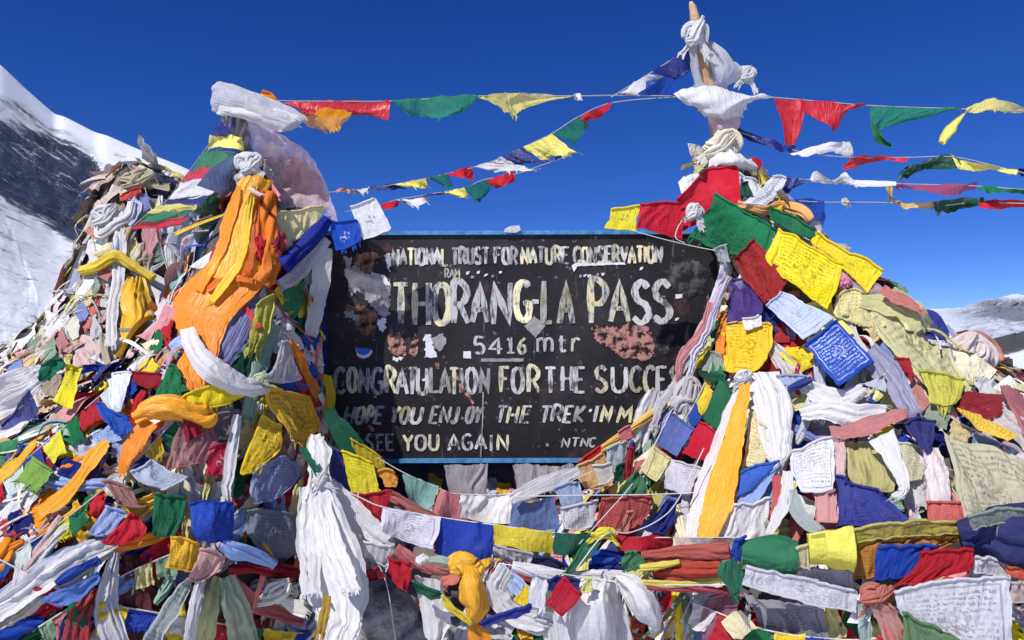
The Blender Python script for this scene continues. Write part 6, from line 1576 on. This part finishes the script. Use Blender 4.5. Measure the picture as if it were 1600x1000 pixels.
heap_string("faded flag string across the right heap above the green roll", [(1130, 700), (1220, 760), (1320, 800), (1420, 812)], "near", 4.0, FADE, 40, 36)
heap_string("bright flag string at the bottom edge of the left heap", [(-30, 860), (120, 930), (260, 960), (420, 985), (500, 990)], "near", 4.2, FIVE, 50, 44)
heap_string("bright flag string at the bottom edge of the right heap", [(1080, 940), (1200, 985), (1340, 1000), (1420, 985)], "near", 5.5, FIVE, 48, 40)

# ================================================================== stone footing below the sign
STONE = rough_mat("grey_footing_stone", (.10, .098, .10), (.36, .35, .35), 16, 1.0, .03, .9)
def boulder(name, x, y, d, rx, ry, rz, seed, mat):
    nv, nu = 56, 88
    th, ph = np.meshgrid(np.linspace(0, 2 * np.pi, nu, endpoint=False), np.linspace(.02, np.pi - .02, nv))
    X, Y_, Z = np.sin(ph) * np.cos(th), np.sin(ph) * np.sin(th), np.cos(ph)
    q = 2.6
    k = (np.abs(X) ** q + np.abs(Y_) ** q + np.abs(Z) ** q) ** (-1 / q)
    k = k * (1 + .22 * fbm(X * 1.6 + seed, Y_ * 1.6, Z * 1.6, 6) + .09 * crease(X * 2.2 + seed, Y_ * 2.2, Z * 2.2, 4))
    c = P(x, y, d)
    V = np.stack([c[0] + X * k * rx, c[1] + Y_ * k * ry, c[2] + Z * k * rz], -1)
    return link_mesh(name, V, gfaces(nv, nu, wrap=True) + [tuple(range(nu))[::-1], tuple(range((nv - 1) * nu, nv * nu))], mat)
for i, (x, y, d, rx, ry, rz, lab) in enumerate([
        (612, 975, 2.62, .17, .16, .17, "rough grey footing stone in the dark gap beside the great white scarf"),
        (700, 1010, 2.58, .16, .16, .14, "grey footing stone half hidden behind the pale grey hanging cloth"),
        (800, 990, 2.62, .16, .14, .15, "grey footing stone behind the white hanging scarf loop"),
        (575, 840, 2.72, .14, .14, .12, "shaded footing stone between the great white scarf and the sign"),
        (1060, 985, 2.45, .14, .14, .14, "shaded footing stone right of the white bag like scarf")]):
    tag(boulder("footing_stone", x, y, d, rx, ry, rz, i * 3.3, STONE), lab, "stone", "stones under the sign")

def to_px(q):
    d = q[:, 1] * _c + (q[:, 2] - CAMZ) * _s
    v = -q[:, 1] * _s + (q[:, 2] - CAMZ) * _c
    return np.stack([800 + q[:, 0] / d * FPX, 500 - v / d * FPX], -1)

def clear(q, rear=False):
    """nothing loose lies over the open face of the sign or hides the gap under it"""
    g = to_px(q)
    x, y = g[:, 0], g[:, 1]
    if rear:
        return y.min() > 728 and q[:, 1].min() > 2.6
    lo = np.interp(y, [340, 400, 520, 640, 700, 760], [520, 510, 505, 512, 545, 600])
    hi = np.interp(y, [340, 440, 560, 640, 700, 760], [1110, 1122, 1082, 1035, 970, 920])
    return not ((x > lo) & (x < hi) & (y > 330) & (y < 762)).any()

# ================================================================== matted rags: the mass every loose flag lies on
def mass(name, core, area_n, palette, seed, mat, lean, size=(.035, .10), ymax=None):
    V0, F0 = core
    rs = np.random.RandomState(seed)
    V = [V0]
    C = [np.tile((.07, .06, .06), (len(V0), 1)) * rs.uniform(.6, 1.4, (len(V0), 1))]
    F = list(F0)
    off = len(V0)
    tri, ar = [], []
    for f in F0:
        a, b, c = V0[f[0]], V0[f[1]], V0[f[2]]
        n = np.cross(b - a, c - a)
        L = np.linalg.norm(n)
        ctr = (a + c) / 2
        n = n / (L + 1e-12)
        toward = -(n[1])                                     # denser on the side people walk past
        if ctr[2] < .12 or abs(ctr[0]) > 2.9:
            L *= .1
        tri.append((a, b, c, n))
        ar.append(L * (1.0 if toward > -.2 else .25))
    ar = np.array(ar) / np.sum(ar)
    pick = rs.choice(len(tri), area_n, p=ar)
    zmax = V0[:, 2].max()
    ctr_xy = V0.mean(0)
    for k in pick:
        a, b, c, n = tri[k]
        s, t = rs.rand(2)
        p = a + (b - a) * s + (c - a) * t * .9
        if np.dot(n, p - ctr_xy) < 0:
            n = -n
        down = np.array([0, 0, -1.0]) - n * (-n[2])
        down = down + lean(p) * .8 + rs.normal(0, .35, 3)
        down -= n * np.dot(down, n)
        down /= np.linalg.norm(down) + 1e-9
        side = np.cross(n, down)
        Lh = rs.uniform(*size) * 1.9
        Wd = rs.uniform(*size) * (.26 if rs.rand() < .65 else .8)
        strand = rs.rand() < .42 and n[1] < -.3
        if strand:
            Lh, Wd = rs.uniform(.08, .26), rs.uniform(.003, .009)
        nu, nv = 9, 9
        u, v = np.meshgrid(np.linspace(-1, 1, nu), np.linspace(0, 1, nv))
        fr, ph = rs.uniform(2, 7), rs.uniform(0, 6.3)
        fold = pleat(u * fr + ph + v * rs.uniform(-3, 3))
        hgt = .006 + .007 * fold * min(1, Wd / .03) + .009 * np.sin(v * rs.uniform(3, 8) + ph) + (rs.uniform(.01, .06) * np.sin(np.pi * (.1 + .8 * v)) if strand and n[1] < -.55 else rs.uniform(0, .020))
        wv = 1 + .25 * np.sin(v * 4 + ph)
        bend = rs.normal(0, .45 if strand else .3)
        q = p + (side * ((u * Wd * wv)[..., None] + (bend * v * v * Lh)[..., None])) + down * (v * Lh)[..., None] + n * hgt[..., None]
        if not clear(q.reshape(-1, 3), core is MIDDLE):
            continue
        V.append(q.reshape(-1, 3))
        col = np.array(palette[rs.randint(len(palette))]) * rs.uniform(.7, 1.08)
        C.append(np.tile(col, (nu * nv, 1)))
        F += gfaces(nv, nu, off)
        off += nu * nv
    return tag(link_mesh(name, np.concatenate(V), F, mat, cols=np.clip(np.concatenate(C), 0, .85), origin=(0, 0, 0)), kind="stuff")

MM = mass_mat("matted_rags", .6)
MM2 = mass_mat("matted_faded_rags", .8)
pal_l = [W, W, W, WG, WG, CR, (.66, .6, .5), (.7, .66, .68), PP, PS, YA, O, RE, RB, RD, PK, PP, G, GD, GP, B, BD, BP, BS, TL, MV, (.7, .66, .62), (.5, .45, .4), (.6, .3, .1)]
pal_c = [W, (.68, .66, .62), (.6, .56, .5), (.5, .45, .4), (.62, .58, .48), PP, (.5, .4, .35), (.4, .36, .3), YP, (.6, .52, .3), (.5, .2, .16), (.3, .32, .45), (.36, .44, .36), (.7, .68, .7), W, (.66, .63, .62), (.6, .36, .34)]
pal_r = [W, (.72, .70, .68), (.66, .62, .55), WG, CR, YP, YO, (.56, .52, .3), PP, (.55, .38, .36), BS, (.3, .32, .44), BD, (.5, .12, .1), RD, GP, (.12, .2, .12), (.5, .46, .42), PK, (.72, .7, .74)]
pal_m = [(.2, .17, .15), (.12, .1, .09), (.3, .27, .25), WG, RD, (.1, .1, .2), (.4, .3, .1), (.45, .43, .42)]
mass("matted_rag_cover", LEFT, 6800, pal_l, 21, MM, lambda p: np.array([-.9 if p[0] < -.75 and p[2] < 1.25 else -.1, 0, 0]))
mass("matted_rag_cover", CAIRN, 5600, pal_c, 22, MM2, lambda p: np.array([-.35, 0, 0]), (.05, .13))
mass("matted_rag_cover", RIGHT, 7200, pal_r, 23, MM, lambda p: np.array([.25 if p[0] > .9 else -.15, 0, 0]))
mass("matted_rag_cover", MIDDLE, 700, pal_m, 24, MM2, lambda p: np.array([0, 0, 0]))

# ================================================================== smaller loose flags, scarves and twists filling the heaps
rf = random.Random(33)
NAMES = [((.71, .70, .70), "white"), ((.60, .59, .61), "greyish white"), ((.72, .66, .47), "cream"), ((.86, .66, .015), "bright yellow"), ((.74, .66, .26), "pale yellow"), ((.46, .43, .13), "olive"),
         ((.84, .46, .03), "amber"), ((.85, .27, .012), "orange"), ((.56, .012, .028), "red"), ((.27, .010, .018), "dark red"), ((.42, .06, .04), "brick red"), ((.62, .25, .27), "pink"),
         ((.62, .18, .14), "salmon"), ((.66, .47, .45), "pale pink"), ((.012, .17, .062), "green"), ((.008, .075, .04), "dark green"), ((.26, .38, .29), "sage green"), ((.012, .06, .40), "royal blue"),
         ((.010, .018, .17), "navy"), ((.32, .42, .70), "pale blue"), ((.16, .19, .42), "slate blue"), ((.20, .38, .35), "teal"), ((.36, .27, .36), "mauve"), ((.42, .34, .25), "tan"), ((.64, .64, .74), "lilac white")]
CD = {b: a for a, b in NAMES}
PAL = {
    "cairn": ["white"] * 7 + ["greyish white"] * 4 + ["cream"] * 3 + ["pale pink"] * 2 + ["tan"] * 3 + ["pale yellow"] * 2 + ["mauve", "slate blue", "brick red", "olive", "pink", "navy", "salmon", "sage green", "amber"],
    "left": ["white"] * 5 + ["greyish white", "cream", "pale pink", "amber", "amber", "orange", "orange", "bright yellow", "red", "red", "dark red", "brick red", "bright yellow", "pale yellow", "green", "dark green", "sage green", "royal blue", "navy", "pale blue", "slate blue", "lilac white"],
    "right": ["white"] * 6 + ["greyish white"] * 3 + ["cream"] * 2 + ["pale yellow"] * 2 + ["olive"] * 2 + ["pale pink", "salmon", "slate blue", "royal blue", "navy", "bright yellow", "red", "lilac white", "brick red", "dark red", "sage green", "green", "mauve", "pale blue"],
    "mid": ["white", "greyish white", "red", "navy", "royal blue", "dark green", "amber", "brick red", "pale blue", "salmon", "bright yellow", "pink"],
}
GRP = {"cairn": "loose cloth on the far left cairn", "left": "loose cloth on the left heap", "right": "loose cloth on the right heap", "mid": "loose cloth under the sign"}
WHERE = {"cairn": "on the far cairn", "left": "on the left heap", "right": "on the right heap", "mid": "under the sign"}
used_labels = set()
placed = []

def on_heap(x, y):
    i, j = int((x - GX0) / GS), int((y - GY0) / GS)
    if not (0 <= i < GW and 0 <= j < GH):
        return None
    n, c = RAW["near"][j, i], RAW["cairn"][j, i]
    if not np.isnan(n):
        if 540 < x < 1010 and y < 760 or (511 < x < 1060 and y < 722):
            return None
        return "mid" if 545 < x < (1000 if y < 860 else 1060) else ("left" if x < 560 else "right")
    if not np.isnan(c):
        return "cairn"
    return None

def covered(x, y, r):
    i, j = int((x - GX0) / GS * 2), int((y - GY0) / GS * 2)
    k = max(1, int(r / GS * 2))
    q = COVER[max(0, j - k):j + k + 1, max(0, i - k):i + k + 1]
    return q.mean() if q.size else 1

def autolabel(form, colour, zone, x, y):
    near = sorted([h for h in HERO if (h[2] == "cairn") == (zone == "cairn")] , key=lambda h: math.hypot(h[1][0] - x, h[1][1] - y))
    def rel(h):
        dx, dy = x - h[1][0], y - h[1][1]
        if abs(dx) > abs(dy):
            return "right of" if dx > 0 else "left of"
        return "below" if dy > 0 else "above"
    h1, h2 = near[0], near[1]
    outs = ["%s %s %s the %s" % (colour, form, rel(h1), h1[0]), "%s %s %s the %s" % (colour, form, rel(h2), h2[0]),
            "%s %s %s, %s the %s" % (colour, form, WHERE[zone], rel(h1), h1[0])]
    for h in near[:7]:
        for g in near[:7]:
            if g is not h:
                outs.append("%s %s between the %s and the %s" % (colour, form, h[0], g[0]))
    for o in outs:
        n = len(o.split())
        if 4 <= n <= 16 and o not in used_labels:
            used_labels.add(o)
            return o
    return None

SHAPES = ["crumpled flag", "hanging strip", "twisted rag", "folded flag", "bunched scarf"]
def filler(x, y, zone):
    which = "cairn" if zone == "cairn" else "near"
    colour = rf.choice(PAL[zone])
    jit = rf.choice((.84, .94, 1.04))
    col = tuple(min(.83, c * jit) for c in CD[colour])
    form = rf.choices(SHAPES, [4, 4, 3, 2.4, 2])[0]
    sc = {"cairn": .72, "left": 1.0, "right": 1.0, "mid": .7}[zone] * (1 + .25 * max(0, (y - 700) / 300))
    ang = rf.gauss(90, 26)
    if zone == "left" and x < 250 and y > 640:
        ang = rf.gauss(143, 14)
    elif zone == "right":
        ang = 90 - (x - 1180) / 420 * 38 + rf.gauss(0, 24)
    elif zone == "cairn":
        ang = 90 - (x - 210) / 200 * 22 + rf.gauss(0, 22)
    a = R(ang)
    dx, dy = math.cos(a), math.sin(a)
    lab = autolabel(form, colour, zone, x, y)
    if lab is None:
        return False
    lay = rf.uniform(.3, 2.6)
    if form in ("crumpled flag", "folded flag"):
        w_, h_ = rf.uniform(30, 58) * sc, rf.uniform(30, 56) * sc
        if form == "folded flag":
            w_ *= .6
        rows = []
        for t in np.linspace(0, 1, 4):
            k = rf.uniform(.75, 1.1)
            cx, cy = x + dx * h_ * (t - .5) + rf.uniform(-4, 4), y + dy * h_ * (t - .5)
            rows.append([(cx + dy * w_ * .5 * k * s, cy - dx * w_ * .5 * k * s + rf.uniform(-3, 3)) for s in (-1, 0, 1)])
        o, pos = mesh_cloth("prayer_flag", rows, col, rf.choice(["plain", "print"]), layer=lay, which=which, amp=rf.uniform(.010, .024), freq=rf.uniform(1.4, 4), axis=rf.choice("uvd"), edge=3.5, nu=20, nv=20, crumple=1.0)
        cat = "prayer flag"
        rows_c = rows
    elif form == "twisted rag":
        L, wd = rf.uniform(60, 120) * sc, rf.uniform(10, 22) * sc
        b = rf.uniform(-.35, .35)
        cl = [(x + dx * L * (t - .5) - dy * b * L * (t * t - .3), y + dy * L * (t - .5) + dx * b * L * (t * t - .3), wd * k) for t, k in ((0, .5), (.25, rf.uniform(.8, 1.2)), (.55, rf.uniform(.7, 1.2)), (.8, 1.0), (1, .6))]
        o = twist_mesh("twisted_rag", cl, col, layer=lay + 1, which=which, lobes=rf.randint(3, 6), turns=rf.uniform(.5, 3), rough=rf.uniform(.15, .28))
        cat = "rag"
        rows_c = ribbon_rows(cl)
    else:
        L, wd = rf.uniform(60, 130) * sc, rf.uniform(14, 30) * sc
        if form == "bunched scarf":
            L, wd = L * .7, wd * 1.6
        b = rf.uniform(-.3, .3)
        cl = [(x + dx * L * (t - .5) - dy * b * L * (t * t - .3), y + dy * L * (t - .5) + dx * b * L * (t * t - .3), wd * k) for t, k in ((0, .35), (.3, rf.uniform(.7, 1)), (.65, rf.uniform(.9, 1.25)), (1, rf.uniform(.8, 1.3)))]
        rows_c = ribbon_rows(cl)
        o, pos = mesh_cloth("scarf", rows_c, col, "plain", layer=lay, which=which, amp=rf.uniform(.012, .022), freq=rf.uniform(1.6, 3.6), edge=2.5, nu=16, nv=36, crumple=.8)
        cat = "scarf"
        fringe(o, pos, col, "plain", 6, .03)
    tag(o, lab, cat, GRP[zone])
    g = grid_rows(rows_c, 12, 24).reshape(-1, 2)
    return True

n_fill, tries = 0, 0
TARGET = 330 - 0
while n_fill < TARGET and tries < 20000:
    tries += 1
    x, y = rf.uniform(-30, 1630), rf.uniform(270, 1010)
    z = on_heap(x, y)
    if z is None:
        continue
    if z != "mid" and not all(on_heap(x + a, y + b) for a, b in ((-16, 0), (16, 0), (0, -20))):
        continue
    if z == "mid" and rf.random() < .55:
        continue
    if covered(x, y, 14) > .55:
        continue
    rad = 21 if z != "cairn" else 17
    if any((x - a) ** 2 + (y - b) ** 2 < rad * rad for a, b in placed):
        continue
    if filler(x, y, z):
        placed.append((x, y))
        n_fill += 1
print("fillers", n_fill, "tries", tries, "objects", len(bpy.data.objects), "materials", len(_mats))
